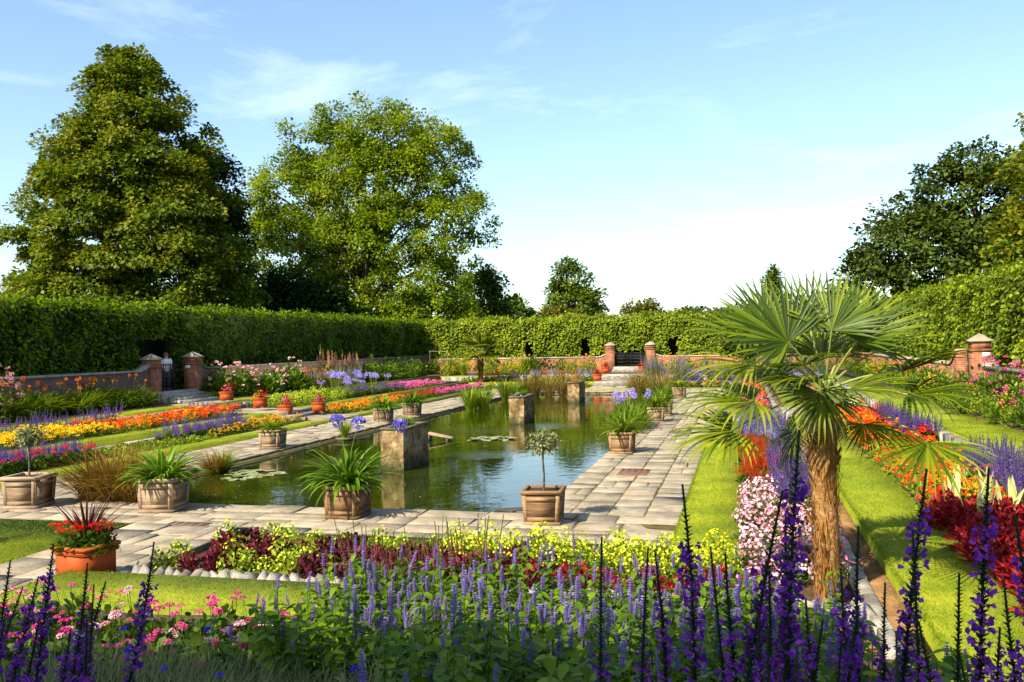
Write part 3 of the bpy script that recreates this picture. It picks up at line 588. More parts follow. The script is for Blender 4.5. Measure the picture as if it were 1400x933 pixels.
tree('chestnut_tree', 'shadowy rounded chestnut tree leaning out behind the tallest one', (float(T(286, 300, 70)[0]), 70, GZ),
     [(0, 0, 14.8, 2.9, 3.4, 3.9), (.3, 0, 10, 3.1, 3.6, 4.6), (0, 0, 5.5, 3.2, 3.6, 4.2)], 190, 150, .32, 'oak', 1.1, .45, 22, .6, .4, 14)
# plane tree with open crown
tree('plane_tree', 'large airy plane tree with bright yellow green crown', (-35.4, 82, GZ),
     [(2.6, 0, 21.3, 4.6, 5, 4.4), (-3.4, 0, 20.6, 4.4, 5, 4.3), (7.6, 0, 18.6, 3.6, 4.6, 4.4), (-6.6, -1, 16.8, 4.2, 5, 4.2), (1.5, -2, 16, 5.4, 5, 5), (-10.6, 0, 12.2, 3.7, 4.5, 3.6), (-6, -2, 11, 4.8, 5, 4.8), (1.5, -3, 10.5, 5.4, 5, 5), (9.2, 0, 13.4, 3.6, 4.6, 4.6), (7.6, -1, 7.5, 4, 5, 4.6), (1, -3, 5.2, 5.5, 5, 4), (-4, -2, 5, 4.5, 4.5, 4), (6, -3, 3.6, 4, 4, 3.2), (9, -1, 4, 3, 4, 3.4), (-7.5, -3, 4.5, 3.6, 4, 3.6)],
     840, 150, .30, 'plane', 1.2, .7, 23, .75, .3, 60, RHOMB, .3, (.45, 1.06))
tree('evergreen_tree', 'dark dense tree low between the chestnut and the plane tree', (float(T(385, 380, 74)[0]), 74, GZ), [(0, 0, 4.4, 3.9, 4, 3.9), (-3.0, 0, 3.4, 3.2, 4, 3.4), (3.6, 0, 3.6, 3.6, 4, 3.6)], 240, 90, .36, 'darktree', 1.0, .4, 24, .8, .2, 12)
tree('park_tree', 'small round olive tree at the right foot of the plane tree', (-27.2, 95, GZ), [(0, 0, 6.2, 2.9, 2.9, 3.6), (.3, 0, 3.6, 3.1, 3, 2.8)], 130, 60, .42, 'midtree', .9, .25, 25, .7, .2, 10)
tree('park_tree', 'small pale round tree beyond the far hedge', (-26.9, 108, GZ), [(0, 0, 4.8, 2.6, 2.6, 2.3), (-1.8, 0, 3.8, 2.2, 2.2, 1.9)], 110, 60, .42, 'brighttree', .85, .22, 26, .7, .2, 8)
tree('park_tree', 'lone upright tree with layered crown beyond the far hedge', (-22.2, 122, GZ), [(0, 0, 10.2, 2.5, 2.5, 2.8), (-.8, 0, 7.2, 3.3, 3, 2.6), (1.8, 0, 6.6, 2.8, 3, 2.4), (0, 0, 4, 3.6, 3, 2.4)], 170, 60, .45, 'midtree', 1.0, .32, 27, .6, .3, 14)
tree('park_tree', 'golden domed bush in front of the lone upright tree', (-22.0, 112, GZ), [(0, 0, 3.1, 4.0, 3, 3.0)], 120, 60, .4, 'goldtree', .85, .2, 28, .7, .2, 8)
tree('park_tree', 'bronze tinted low tree beyond the far gate', (-12.4, 120, GZ), [(0, 0, 4.3, 2.9, 2.6, 2.6), (2.9, 0, 3.2, 2.6, 2, 2)], 110, 60, .42, 'goldtree', .9, .2, 29, .7, .2, 8, RHOMB, .35, (.5, 1.1))
tree('park_tree', 'low green tree beside the bronze tinted one', (-6.6, 118, GZ), [(0, 0, 3.4, 3.2, 2.6, 2.3), (3.6, 0, 3.2, 2.6, 2, 2.2)], 110, 60, .42, 'midtree', .9, .2, 30, .7, .2, 8)
tree('park_tree', 'low green tree half hidden by the fan palm tips', (1.5, 116, GZ), [(-1, 0, 3.4, 3.2, 2.6, 2.4), (3.6, 0, 3.2, 3.2, 2, 2.3)], 110, 60, .42, 'midtree', .9, .2, 31, .7, .2, 8)
tree('cypress_tree', 'slim pointed conifer behind the fan palm', (2.4, 76, GZ), [(0, 0, 2.2, 1.15, 1.1, 2.2), (0, 0, 4.2, .85, .8, 1.9), (0, 0, 5.9, .5, .5, 1.6)], 160, 60, .22, 'midtree', .38, .16, 32, 1.2, -.2, 4)
# right-hand trees
tree('oak_tree', 'broad dark oak tree behind the sunlit right hedge', (14.2, 62, GZ), [(0, 0, 9.6, 3.8, 4, 3.9), (-3.6, 0, 7.0, 4.0, 4, 3.5), (3.6, 0, 9.5, 4, 4, 4), (-5.6, 0, 4.6, 3.4, 3.4, 2.8), (0, -2, 5.0, 5.5, 4, 4), (6, 0, 6, 4.5, 4, 5)], 460, 110, .30, 'oak', .95, .5, 33, .65, .35, 30, RHOMB, .35, (.5, 1.06))
tree('lime_tree', 'taller tree with layered yellowish foliage behind the dark oak', (15.2, 47, GZ), [(0, 0, 9.2, 3.2, 3.4, 3.6), (-.8, -1, 6, 3.2, 3.4, 3.4), (.6, 0, 12.4, 2.4, 2.4, 2.6), (2, 0, 4.6, 4, 4, 3.4)], 250, 110, .28, 'chestnut', .9, .4, 34, .5, .5, 18)
# unseen tree added behind the camera, crown shaped to shade the near border's front
tree('plane_tree', 'unseen tree added behind the camera to shade the front of the near border', (-4.5, -6.2, GZ), [(-2.2, 1.0, 8.0, 2.6, 1.7, 1.5), (.6, 1.2, 7.8, 2.6, 1.7, 1.5), (3.0, 1.2, 8.0, 2.2, 1.6, 1.4), (0, .2, 9.2, 3, 1.6, 1.4), (-4.4, 1.0, 8.2, 2, 1.6, 1.3)], 300, 70, .3, 'plane', .75, .3, 36, .65, .3, 14)
# ------------------------------------------------------------------ plant prototypes
def g_(seed): return np.random.default_rng(seed)
def mound(mb, n, r, h, size, tpl, g, mat=0, up=.55, z0=0.0, shell=.35):
    d = rdir(n, g); d[:, 2] = np.abs(d[:, 2]); q = d*(g.random((n, 1))**shell); P = q*np.array([r, r, h]) + np.array([0, 0, z0])
    Y = nrm(d*np.array([1, 1, .5]) + np.array([0, 0, up]) + g.normal(0, .4, (n, 3))); Z = nrm(np.array([0, 0, 1.0]) + d*.4 + g.normal(0, .3, (n, 3)))
    return scatter(mb, tpl, P - Y*size*.4, Y, Z, size*g.uniform(.65, 1.3, n), mat)
PETAL = (np.array([(0, 0, 0), (-.42, .6, .08), (0, 1.0, 0), (.42, .6, .08)]), np.array([(0, 3, 2, 1)]))
def pompon(mb, C, r, k, g, mat=0, flat=.7):
    """round many-petalled heads"""
    C = np.asarray(C, float).reshape(-1, 3); n = len(C)
    d = rdir(n*k, g); d[:, 2] = np.abs(d[:, 2])*flat+.05; d = nrm(d); P = np.repeat(C, k, 0)
    rr = np.repeat(np.broadcast_to(r, (n,)), k) if np.ndim(r) else np.full(n*k, r)
    return scatter(mb, PETAL, P + d*rr[:, None]*.35, nrm(d + g.normal(0, .35, (n*k, 3))), nrm(d + np.array([0, 0, .6])), rr*g.uniform(.6, .85, n*k), mat)
def umbel(mb, c, r, k, g, mat=0, full=True):
    """ball of small starry florets"""
    d = rdir(k, g)
    if not full: d[:, 2] = np.abs(d[:, 2])*.8
    P = np.array(c) + d*r*.72*np.array([1, 1, .85])
    for j in range(3):
        a = nrm(d + g.normal(0, .55, (k, 3))); scatter(mb, PETAL, P, a, nrm(d + g.normal(0, .2, (k, 3))), r*.42*g.uniform(.7, 1.2, k), mat)
    return mb
def flatflower(mb, C, Nn, r, g, mat=0, k=5):
    C = np.asarray(C, float); n = len(C); Nn = nrm(Nn); a = nrm(np.cross(Nn, rdir(n, g))); b = np.cross(Nn, a); rr = np.broadcast_to(r, (n,))
    for j in range(k):
        t = 2*math.pi*j/k; scatter(mb, PETAL, C, nrm(math.cos(t)*a + math.sin(t)*b + Nn*.15), Nn, rr, mat)
    return mb
def spire(mb, base, tip, r, n, g, mat=0, taper=.35, tpl=PETAL):
    """florets set round an axis"""
    base = np.array(base, float); tip = np.array(tip, float); t = g.random(n); ax = nrm(tip-base); d = rdir(n, g); d = nrm(d - (d@ax)[:, None]*ax)
    rad = r*(1-(1-taper)*t**1.5); P = base + (tip-base)*t[:, None] + d*rad[:, None]*.35
    return scatter(mb, tpl, P, nrm(d + ax*.55 + g.normal(0, .25, (n, 3))), nrm(ax + d*.3), rad*g.uniform(.8, 1.3, n), mat)
KIND = {}
def kind(key, leafm, petm, make, nvar=3, seed=100):
    """each kind: list of (foliage mesh, bloom mesh, joined mesh)"""
    L_ = []
    for v in range(nvar):
        fol, blm = MB(), MB(); make(fol, blm, g_(seed+v)); fm = fol.mesh(key+'_leaves', M[leafm]); bm = blm.mesh(key+'_blooms', M[petm]) if blm.n else None
        jm = None
        if bm:
            for V, in zip(blm.V): pass
            j = MB(); j.V = fol.V + blm.V; j.F = fol.F + [f + fol.n for f in blm.F]; j.M = fol.M + [np.ones_like(q) for q in blm.M]; j.n = fol.n + blm.n; jm = j.mesh(key+'_plant', [M[leafm], M[petm]])
        L_.append((fm, bm, jm or fm))
    KIND[key] = L_
def heads(n, r, h, g, lift=.03):
    d = rdir(n, g); d[:, 2] = np.abs(d[:, 2])*.9+.25; d = nrm(d); return d*np.array([r, r, h])+np.array([0, 0, lift]), d
def mk_marigold(nb, rad=.034):
    def f(a, b, g):
        mound(a, 90, .19, .24, .07, LEAF2, g); C, d = heads(nb, .18, .26, g); pompon(b, C, rad*g.uniform(.8, 1.2, len(C)), 14, g)
    return f
def mk_salvia(ns=15, h=.5, r=.023, n=40):
    def f(a, b, g):
        mound(a, 100, .17, h*.5, .075, LEAF3, g)
        for i in range(ns):
            t = g.uniform(0, 2*math.pi); q = .16*math.sqrt(g.random()); bs = (q*math.cos(t), q*math.sin(t), h*g.uniform(.38, .55)); tp = (bs[0]*1.35, bs[1]*1.35, h*g.uniform(.8, 1.1)); a.tube([(bs[0]*.7, bs[1]*.7, .05), bs, tp], .003, 3); spire(b, bs, tp, r, n, g)
    return f
def mk_geranium(nb=5, r=.036, h=.34, k=16):
    def f(a, b, g):
        mound(a, 85, .2, h*.8, .085, OVAL, g)
        for i in range(nb):
            t = g.uniform(0, 2*math.pi); q = .2*math.sqrt(g.random()); c = np.array((q*math.cos(t), q*math.sin(t), h*g.uniform(.8, 1.18))); a.tube([(c[0]*.6, c[1]*.6, h*.4), c], .003, 3); umbel(b, c, r*g.uniform(.75, 1.15), k, g, 0, False)
    return f
def mk_impatiens(nb=38, r=.022):
    def f(a, b, g):
        mound(a, 90, .2, .24, .06, LEAF2, g); C, d = heads(nb, .2, .25, g); flatflower(b, C, nrm(d + g.normal(0, .3, d.shape)), r, g)
    return f
def mk_foliage(n=170, r=.2, h=.3, s=.085, tpl=LEAF3, star=0):
    def f(a, b, g):
        mound(a, n, r, h, s, tpl, g)
        if star: C, d = heads(star, r, h*1.05, g); flatflower(b, C, nrm(d + g.normal(0, .4, d.shape)), .017, g)
    return f
def mk_strap(n=75, ln=.62, wd=.03, up=(.7, 1.45), droop=(.7, 1.25), fl=0, stalk=.8, hr=.09):
    def f(a, b, g):
        for i in range(n):
            t = g.uniform(0, 2*math.pi); q = .11*math.sqrt(g.random()); strap(a, (q*math.cos(t), q*math.sin(t), 0), t+g.normal(0, .5), ln*g.uniform(.6, 1.1), wd*g.uniform(.8, 1.2), g.uniform(*up), g.uniform(*droop), 6)
        for i in range(fl):
            t = g.uniform(0, 2*math.pi); c = np.array((.28*math.cos(t)*g.random(), .28*math.sin(t)*g.random(), stalk*g.uniform(.8, 1.1))); a.tube([(0, 0, .05), c*np.array([.5, .5, .6]), c], .006, 4); umbel(b, c, hr*g.uniform(.8, 1.1), 40, g)
    return f
def mk_shrub(n=420, r=.5, h=.8, s=.09, tpl=LEAF3, nb=0, br=.05, k=14, spikes=0):
    def f(a, b, g):
        for i in range(9):
            t = g.uniform(0, 2*math.pi); q = r*.55*math.sqrt(g.random()); sub = MB(); mound(sub, n//9, r*g.uniform(.4, .6), h*g.uniform(.5, .8), s, tpl, g, z0=h*g.uniform(0, .22))
            for V, F in zip(sub.V, sub.F): a.add(V + np.array((q*math.cos(t), q*math.sin(t), 0)), F)
        if nb: C, d = heads(nb, r*.92, h*.98, g, .06); pompon(b, C, br*g.uniform(.7, 1.2, nb), k, g, 0, 1)
        for i in range(spikes):
            t = g.uniform(0, 2*math.pi); q = r*.7*math.sqrt(g.random()); x, y = q*math.cos(t), q*math.sin(t); z = h*g.uniform(.55, .8); tp = h*g.uniform(1.15, 1.6); a.tube([(x*.8, y*.8, .1), (x, y, tp)], .008, 3); spire(b, (x, y, z+.1), (x*1.05, y*1.05, tp), br, k*3, g)
    return f
kind('marigold_yellow', 'g_mid', 'p_yellow', mk_marigold(20, .045), 3, 100); kind('marigold_gold', 'g_mid', 'p_gold', mk_marigold(17, .032), 3, 105)
kind('marigold_orange', 'g_yel', 'p_orange', mk_marigold(17, .042), 3, 110); kind('marigold_red', 'g_mid', 'p_scarlet', mk_marigold(18, .046), 3, 115); kind('gazania_red', 'g_yel', 'p_scarlet', mk_marigold(5, .05), 3, 116)
kind('salvia_purple', 'g_mid', 'p_purple', mk_salvia(), 3, 120); kind('salvia_violet', 'g_mid', 'p_violet', mk_salvia(15, .46, .023), 3, 125); kind('salvia_red', 'g_mid', 'p_red', mk_salvia(14, .42, .022, 40), 3, 130); kind('salvia_magenta', 'g_mid', 'p_magenta', mk_salvia(9, .5, .012, 30), 3, 133); kind('salvia_lilac', 'g_mid', 'p_lilac', mk_salvia(13, .5, .022), 2, 134)
kind('geranium_red', 'g_mid', 'p_red', mk_geranium(7, .05), 3, 135); kind('geranium_hot', 'g_mid', 'p_hotpink', mk_geranium(3, .04, .4, 30), 3, 140); kind('geranium_mag', 'g_mid', 'p_magenta', mk_geranium(3, .038, .38, 30), 3, 145); kind('geranium_pale', 'g_mid', 'p_palepink', mk_geranium(3, .04, .42, 30), 3, 150)
kind('impatiens_pink', 'g_mid', 'p_pink', mk_impatiens(), 3, 155); kind('impatiens_pale', 'g_mid', 'p_palepink', mk_impatiens(42, .023), 3, 160); kind('bedding_white', 'g_mid', 'p_white', mk_impatiens(30, .02), 2, 163); kind('bedding_hot', 'g_mid', 'p_hotpink', mk_impatiens(46, .024), 2, 164)
kind('coleus_crim', 'crim', 'p_red', mk_foliage(330, .2, .3, .062, LEAF3), 3, 165); kind('coleus_maroon', 'maroon', 'p_red', mk_foliage(300, .2, .32, .066), 3, 168)
kind('nicotiana', 'g_yel', 'p_lime', mk_foliage(170, .18, .38, .06, LEAF3, 60), 3, 170); kind('nicotiana_y', 'g_yel', 'p_limey', mk_foliage(150, .2, .38, .06, LEAF3, 95), 3, 174); kind('low_green', 'g_yel', 'p_lime', mk_foliage(150, .2, .2, .07, LEAF2), 3, 178); kind('low_grey', 'g_grey', 'p_white', mk_foliage(200, .24, .3, .08, LEAFN), 3, 180)
kind('agapanthus', 'g_strap', 'p_blue', mk_strap(150, .74, .046, (.3, 1.4), (.5, 1.15)), 3, 185); kind('agapanthus_y', 'g_strapy', 'p_blue', mk_strap(140, .68, .044, (.3, 1.4), (.5, 1.15)), 2, 188); kind('agapanthus_fl', 'g_strapy', 'p_lilac', mk_strap(70, .6, .03, fl=4, stalk=.9, hr=.085), 3, 190)
kind('reed', 'g_strapy', 'p_lime', mk_strap(150, 1.25, .03, (1.05, 1.5), (.15, .55)), 2, 195); kind('tan_grass', 'tan', 'p_lime', mk_strap(190, 1.0, .016, (.8, 1.5), (.3, .9)), 2, 198); kind('rust_grass', 'rust', 'p_lime', mk_strap(360, 1.15, .015, (.9, 1.5), (.45, 1.05)), 2, 200); kind('fine_grass', 'g_grey', 'p_white', mk_strap(150, .42, .006, (.7, 1.5), (.2, .8)), 3, 202); kind('soft_grass', 'g_fresh', 'p_white', mk_strap(190, .7, .02, (.7, 1.5), (.4, .9)), 2, 204)
kind('daylily', 'g_strapy', 'p_orange', mk_strap(110, .75, .028, (.7, 1.4), (.5, 1.0), fl=2, stalk=.8, hr=.042), 3, 206)
kind('shrub_green', 'g_fresh', 'p_white', mk_shrub(), 3, 210); kind('shrub_mid', 'g_mid', 'p_white', mk_shrub(), 3, 213); kind('shrub_dark', 'g_dark', 'p_white', mk_shrub(), 2, 215); kind('shrub_yel', 'g_yel', 'p_yellow', mk_shrub(420, .5, .7, .09, LEAF2), 3, 216); kind('shrub_rose', 'g_fresh', 'p_rose', mk_shrub(420, .5, .9, .09, OVAL, 15, .06), 3, 219); kind('shrub_dust', 'g_yel', 'p_dust', mk_shrub(360, .5, .9, .08, LEAFN, 40, .055, 18), 2, 222)
kind('shrub_gold', 'g_yel', 'p_gold', mk_shrub(380, .5, .7, .08, LEAF3, 34, .045), 2, 224); kind('shrub_orange', 'g_fresh', 'p_orange', mk_shrub(380, .5, .7, .1, LEAFN, 18, .05), 2, 226); kind('tall_spires', 'g_yel', 'p_salmon', mk_shrub(330, .4, .9, .12, LEAFN, 0, .05, 26, 4), 2, 228); kind('shrub_pink', 'g_mid', 'p_hotpink', mk_shrub(380, .5, .8, .09, LEAF3, 26, .045), 2, 230); kind('shrub_lilac', 'g_grey', 'p_lilac', mk_shrub(320, .5, .7, .08, LEAFN, 0, .02, 16, 22), 2, 233)
kind('shrub_grey', 'g_grey', 'p_white', mk_shrub(420, .5, .5, .08, LEAFN), 2, 235)
PR = np.random.default_rng(55)
def plant(key, name, label, cat, loc, sc=1.0, group=None, split=True, rz=None):
    fm, bm, jm = KIND[key][PR.integers(len(KIND[key]))]; rz = PR.uniform(0, 6.28) if rz is None else rz
    if bm and split:
        o = ob(name, fm, None, loc, rz, sc); tag(ob('blooms', bm, o), kind='stuff')
    else: o = ob(name, jm, None, loc, rz, sc)
    return tag(o, label, cat, group)
def fill(key, name, label, rect, z, sp, sc=1.0, group=None, split=True, cat='flower', keep=None, jit=.25, mass=False):
    """a block of bedding plants; the label holds for every plant of the block"""
    x0, x1, y0, y1 = rect; n = 0; sy = sp*.9; row = 0; y = y0+sp*.4; group = group or label
    keys = key if isinstance(key, (list, tuple)) else [key]; pts = []
    while y < y1-sp*.2:
        x = x0 + sp*(.5 if row % 2 else .25)
        while x < x1-sp*.1:
            xx, yy = x + PR.normal(0, sp*jit*.5), y + PR.normal(0, sp*jit*.5)
            if keep is None or keep(xx, yy):
                s = sc*PR.uniform(.72, 1.25); zz = z(yy) if callable(z) else z
                if mass: pts.append((keys[PR.integers(len(keys))], xx, yy, zz, s)); x += sp; continue
                kk = keys[PR.integers(len(keys))]; lb = label[kk] if isinstance(label, dict) else label; plant(kk, name, lb, cat, (xx, yy, zz), s, lb if isinstance(label, dict) else group, split)
            x += sp
        y += sy; row += 1
    if mass:      # far bedding too small to pick apart: one mass per block
        big = MB(); mats = []
        for (k, xx, yy, zz, s) in pts:
            me = KIND[k][PR.integers(len(KIND[k]))][2]; nv = len(me.vertices); co = np.empty(nv*3, np.float32); me.vertices.foreach_get('co', co); co = co.reshape(-1, 3); t = PR.uniform(0, 6.28); c, s_ = math.cos(t), math.sin(t)
            co = np.stack([co[:, 0]*c-co[:, 1]*s_, co[:, 0]*s_+co[:, 1]*c, co[:, 2]], 1)*s + np.array([xx, yy, zz]); nf = len(me.polygons); ls = np.empty(nf, np.int32); lt = np.empty(nf, np.int32); mi = np.empty(nf, np.int32); vi = np.empty(len(me.loops), np.int32)
            me.polygons.foreach_get('loop_start', ls); me.polygons.foreach_get('loop_total', lt); me.polygons.foreach_get('material_index', mi); me.loops.foreach_get('vertex_index', vi)
            for m_ in range(len(me.materials)):
                if me.materials[m_] not in mats: mats.append(me.materials[m_])
            for d in (3, 4):
                for m_ in range(len(me.materials)):
                    w_ = (lt == d) & (mi == m_)
                    if w_.any(): big.F.append(vi[ls[w_][:, None]+np.arange(d)] + big.n); big.M.append(np.full(int(w_.sum()), mats.index(me.materials[m_])))
            big.V.append(co); big.n += nv
        tag(ob(name, big.mesh(name, mats)), label, cat, None, 'stuff')
# ------------------------------------------------------------------ planters
def versailles(mat):
    w0, w1, h = .268, .302, .50; pr = {}
    def quad_side(k, mbx, za, zb, inset, xa, xb):
        """trapezoid strip on side k between heights, xa..xb as share of half width"""
        P = []
        for z in (za, zb):
            hw = w0 + (w1-w0)*z/h
            for f in (xa, xb): P.append((f*hw, -hw+inset, z))
        c, s = [(1, 0), (0, 1), (-1, 0), (0, -1)][k]
        P = [(x*c-y*s, x*s+y*c, z) for x, y, z in P]; In = [(x*.93, y*.93, z) for x, y, z in P]
        mbx.add(P+In, np.array([(0, 1, 3, 2), (0, 2, 6, 4), (1, 5, 7, 3), (2, 3, 7, 6), (0, 4, 5, 1)]))
    parts = []
    for k in range(4):
        a = MB(); quad_side(k, a, .03, .46, .012, -.9, .9); parts.append(('panel', a.mesh('panel', M[mat])))
        f = MB(); quad_side(k, f, .02, .5, 0, -1, -.80); quad_side(k, f, .02, .5, 0, .80, 1); quad_side(k, f, .05, .12, .002, -.8, .8); quad_side(k, f, .36, .43, .002, -.8, .8); parts.append(('stile_frame', f.mesh('stile_frame', M[mat])))
    r_ = MB(); a, b = w1+.012, w1-.04
    for (x0, x1, y0, y1) in ((-a, a, -a, -b), (-a, a, b, a), (-a, -b, -b, b), (b, a, -b, b)): r_.bbox(x0, x1, y0, y1, .47, .53, .008)
    parts.append(('rim', r_.mesh('rim', M[mat]))); q = MB(); q.box(-w0-.012, w0+.012, -w0-.012, w0+.012, -.01, .05); parts.append(('plinth', q.mesh('plinth', M[mat])))
    q = MB(); q.box(-b+.002, b-.002, -b+.002, b-.002, .40, .485); parts.append(('compost', q.mesh('compost', M['compost']))); return parts
VP_ = {k: versailles(k) for k in ('wood', 'woodg')}
def planter(label, x, y, mat, rz=0.0, sc=1.0, z=.004):
    o = tag(empty('wooden_planter', (x, y, z), rz, sc), label, 'planter', 'wooden box planters round the pool')
    for n_, me in VP_[mat]: ob(n_, me, o)
    return o
def terracotta():
    parts = []; w_, h = .21, .36; b = MB()
    b.box(-w_, w_, -w_, w_, .05, h)
    for sx in (-1, 1):
        for sy in (-1, 1): b.box(sx*w_-.06 if sx > 0 else sx*w_, sx*w_ if sx > 0 else sx*w_+.06, sy*w_-.06 if sy > 0 else sy*w_, sy*w_ if sy > 0 else sy*w_+.06, 0, .052)
    for s in (-1, 1):   # curved apron between the feet
        for k in range(4):
            xa = w_-.06-k*.02; b.box(s*xa-.01, s*xa+.01, -w_+.001, w_-.001, .0+k*.013, .052)
    parts.append(('body', b.mesh('body', M['terra'])))
    r_ = MB(); prof = [(.215, h-.05), (.232, h-.045), (.236, h-.02), (.228, h-.008), (.245, h), (.25, h+.02), (.243, h+.038), (.225, h+.042), (.205, h+.03)]
    for (a0, z0), (a1, z1) in zip(prof[:-1], prof[1:]):
        P = [(sx*a, sy*a, z) for a, z in ((a0, z0), (a1, z1)) for sx, sy in ((-1, -1), (1, -1), (1, 1), (-1, 1))]; r_.add(P, np.array([(i, (i+1) % 4, 4+(i+1) % 4, 4+i) for i in range(4)]))
    parts.append(('rim', r_.mesh('rim', M['terra']))); q = MB(); q.box(-.2, .2, -.2, .2, h-.06, h+.02); parts.append(('compost', q.mesh('compost', M['compost']))); return parts
TC = terracotta()
def tbox(label, x, y, z, rz, sc=1.0, cat='planter'):
    o = tag(empty('terracotta_planter', (x, y, z), rz, sc), label, cat, 'square terracotta planters')
    for n_, me in TC: ob(n_, me, o)
    return o
# bay trees clipped to a ball
def standard_tree(label, x, y, z, seed):
    g = g_(seed); o = tag(empty('standard_tree', (x, y, z)), label, 'tree', 'clipped ball-headed trees in planters')
    t = MB(); t.tube([(0, 0, 0), (.012, 0, .25), (-.006, .01, .5), (.006, 0, .66)], [.021, .017, .015, .012], 8); ob('trunk', t.mesh('trunk', M['bark'], True), o)
    lm = MB(); lv = MB(); d = rdir(26, g); d[:, 2] = d[:, 2]*.6+.15
    for q in d: lm.tube([(0, 0, .6), tuple(np.array([0, 0, .72])+q*np.array([.18, .18, .13]))], [.006, .002], 4)
    ob('twigs', lm.mesh('twigs', M['bark']), o); n = 900; d = rdir(n, g); rad = g.random((n, 1))**.4*(1+.18*np.sin(d[:, :1]*5+d[:, 1:2]*7))
    P = np.array([0, 0, .77]) + d*rad*np.array([.25, .25, .17]); scatter(lv, LEAF3, P, nrm(d+g.normal(0, .6, (n, 3))), nrm(np.array([0, 0, 1.0])+d+g.normal(0, .3, (n, 3))), .058*g.uniform(.6, 1.3, n)); tag(ob('crown', lv.mesh('crown', M['g_bay']), o), kind='stuff')
M['g_bay'] = leafmat('bay_leaf', [(.06, .085, .03), (.13, .15, .055), (.24, .25, .11)], .25, .4)
# --- front row
planter('brown wooden planter holding a ball tree at the pool corner by the sunlit path', -3.05, 13.95, 'wood', R(3))
standard_tree('small ball headed tree on a slim stem in the brown planter by the sunlit path', -3.05, 13.95, .47, 301)
ob_f = planter('dark wooden planter of strap leaves in front of the nearest stone pier', -6.35, 13.95, 'wood', R(-4))
plant('agapanthus', 'agapanthus_plant', 'big strap leaved agapanthus in front of the nearest stone pier', 'plant', (-6.35, 13.95, .47), 1.22, None, False)
fh = MB(); fs = MB(); g = g_(320); af = empty('agapanthus_plant', (-6.35, 13.95, .47)); tag(af, 'three blue agapanthus flower heads on tall stems by the nearest stone pier', 'flower')
for (px, py) in ((461, 575), (490, 578), (547, 582)):
    c = atY(px, py, 13.95+.1) - np.array(af.location); st = MB(); st.tube([(0, 0, 0), tuple(c*np.array([.35, .5, .6])), tuple(c)], [.008, .006, .005], 6); ob('stalk', st.mesh('stalk', M['stem'], True), af)
    u = MB(); umbel(u, c, .125, 62, g, 0, False); umbel(u, c-np.array([0, 0, .03]), .10, 26, g); ob('flower_head', u.mesh('flower_head', M['p_blue']), af)
planter('pale silvered planter of strap leaves beside the rusty grass clump', -9.85, 14.0, 'woodg', R(6), 1.1)
plant('agapanthus', 'agapanthus_plant', 'strap leaved agapanthus beside the rusty grass clump', 'plant', (-9.85, 14.0, .5), 1.12, None, False)
planter('grey wooden planter holding a ball tree left of the rusty grass', -12.6, 13.95, 'woodg', R(8), 1.08)
standard_tree('small ball headed tree on a slim stem left of the rusty grass', -12.6, 13.95, .5, 302)
# --- right row
for (x, y, lab, s, k) in ((-2.98, 23.0, 'sunny wooden planter on the right path closest to the drain cover', 1.0, 'agapanthus_y'), (-2.95, 31.9, 'wooden planter on the right path behind the tall pool grasses', .95, 'agapanthus_y'), (-2.9, 34.7, 'wooden planter on the right path just past the cross axis', .95, 'agapanthus_y'), (-5.6, 51.5, 'pale planter at the far pool end right of the steps', 1.0, 'agapanthus_y'), (-3.0, 44.8, 'pale planter by the far right pool corner half behind the palm', 1.0, 'agapanthus_y'), (-10.2, 51.5, 'pale planter at the far pool end behind the last pier', 1.0, 'agapanthus')):
    planter(lab, x, y, 'wood' if y < 30 else 'woodg', R(PR.uniform(-6, 6)), s); plant(k, 'agapanthus_plant', lab.replace('planter', 'planter\'s strap leaved agapanthus').replace('sunny wooden ', '').replace('pale ', '').replace('wooden ', ''), 'plant', (x, y, .47*s), 1.0, None, False)
for (x, y, lab) in ((-12.75, 23.1, 'sandy wooden planter on the left pool path opposite the salvia'), (-12.75, 31.2, 'wooden planter on the left pool path before the cross path'), (-12.75, 34.2, 'wooden planter on the left pool path beyond the cross path')):
    planter(lab, x, y, 'woodg', R(PR.uniform(-5, 5)), .98); plant('agapanthus' if y > 25 else 'agapanthus_y', 'agapanthus_plant', lab.replace('planter', 'planter\'s agapanthus leaves').replace('sandy wooden ', '').replace('wooden ', ''), 'plant', (x, y, .46), .78 if y < 25 else 1.0, None, False)
# --- terracotta boxes, each with a dark cordyline, geraniums and trailing leaves
def spiky(label, loc, sc, seed, mat='cordy'):
    g = g_(seed); a = MB()
    for i in range(46): strap(a, (0, 0, .02*g.random()), g.uniform(0, 6.28), .55*g.uniform(.6, 1.1), .022, g.uniform(.35, 1.5), g.uniform(.0, .35), 5)
    tag(ob('cordyline_plant', a.mesh('cordyline', M[mat]), None, loc, 0, sc), label, 'plant')
tz = .132
tbox('near terracotta box with red geraniums and burgundy cordyline', -7.45, 9.1, tz, R(-10), 1.08)
spiky('spiky burgundy cordyline in the near terracotta box', (-7.45, 9.12, tz+.42), 1.2, 340)
for i, (dx, dy) in enumerate(((-.17, -.12), (-.05, -.17), (.1, -.1), (.2, -.02), (-.2, .06), (.15, .14), (0, .16))): plant('geranium_red' if i != 5 else 'coleus_maroon', 'geranium_plant', 'red geranium spilling from the near terracotta box', 'flower', (-7.45+dx, 9.1+dy, tz+.38), .75, 'red geraniums in the near box')
for i, (dx, dy) in enumerate(((.24, -.1), (.25, .14))): plant('low_green', 'trailing_plant', 'trailing yellow green leaves on the rim of the near terracotta box', 'plant', (-7.45+dx, 9.1+dy, tz+.33), .5, 'trailing leaves in the near box')
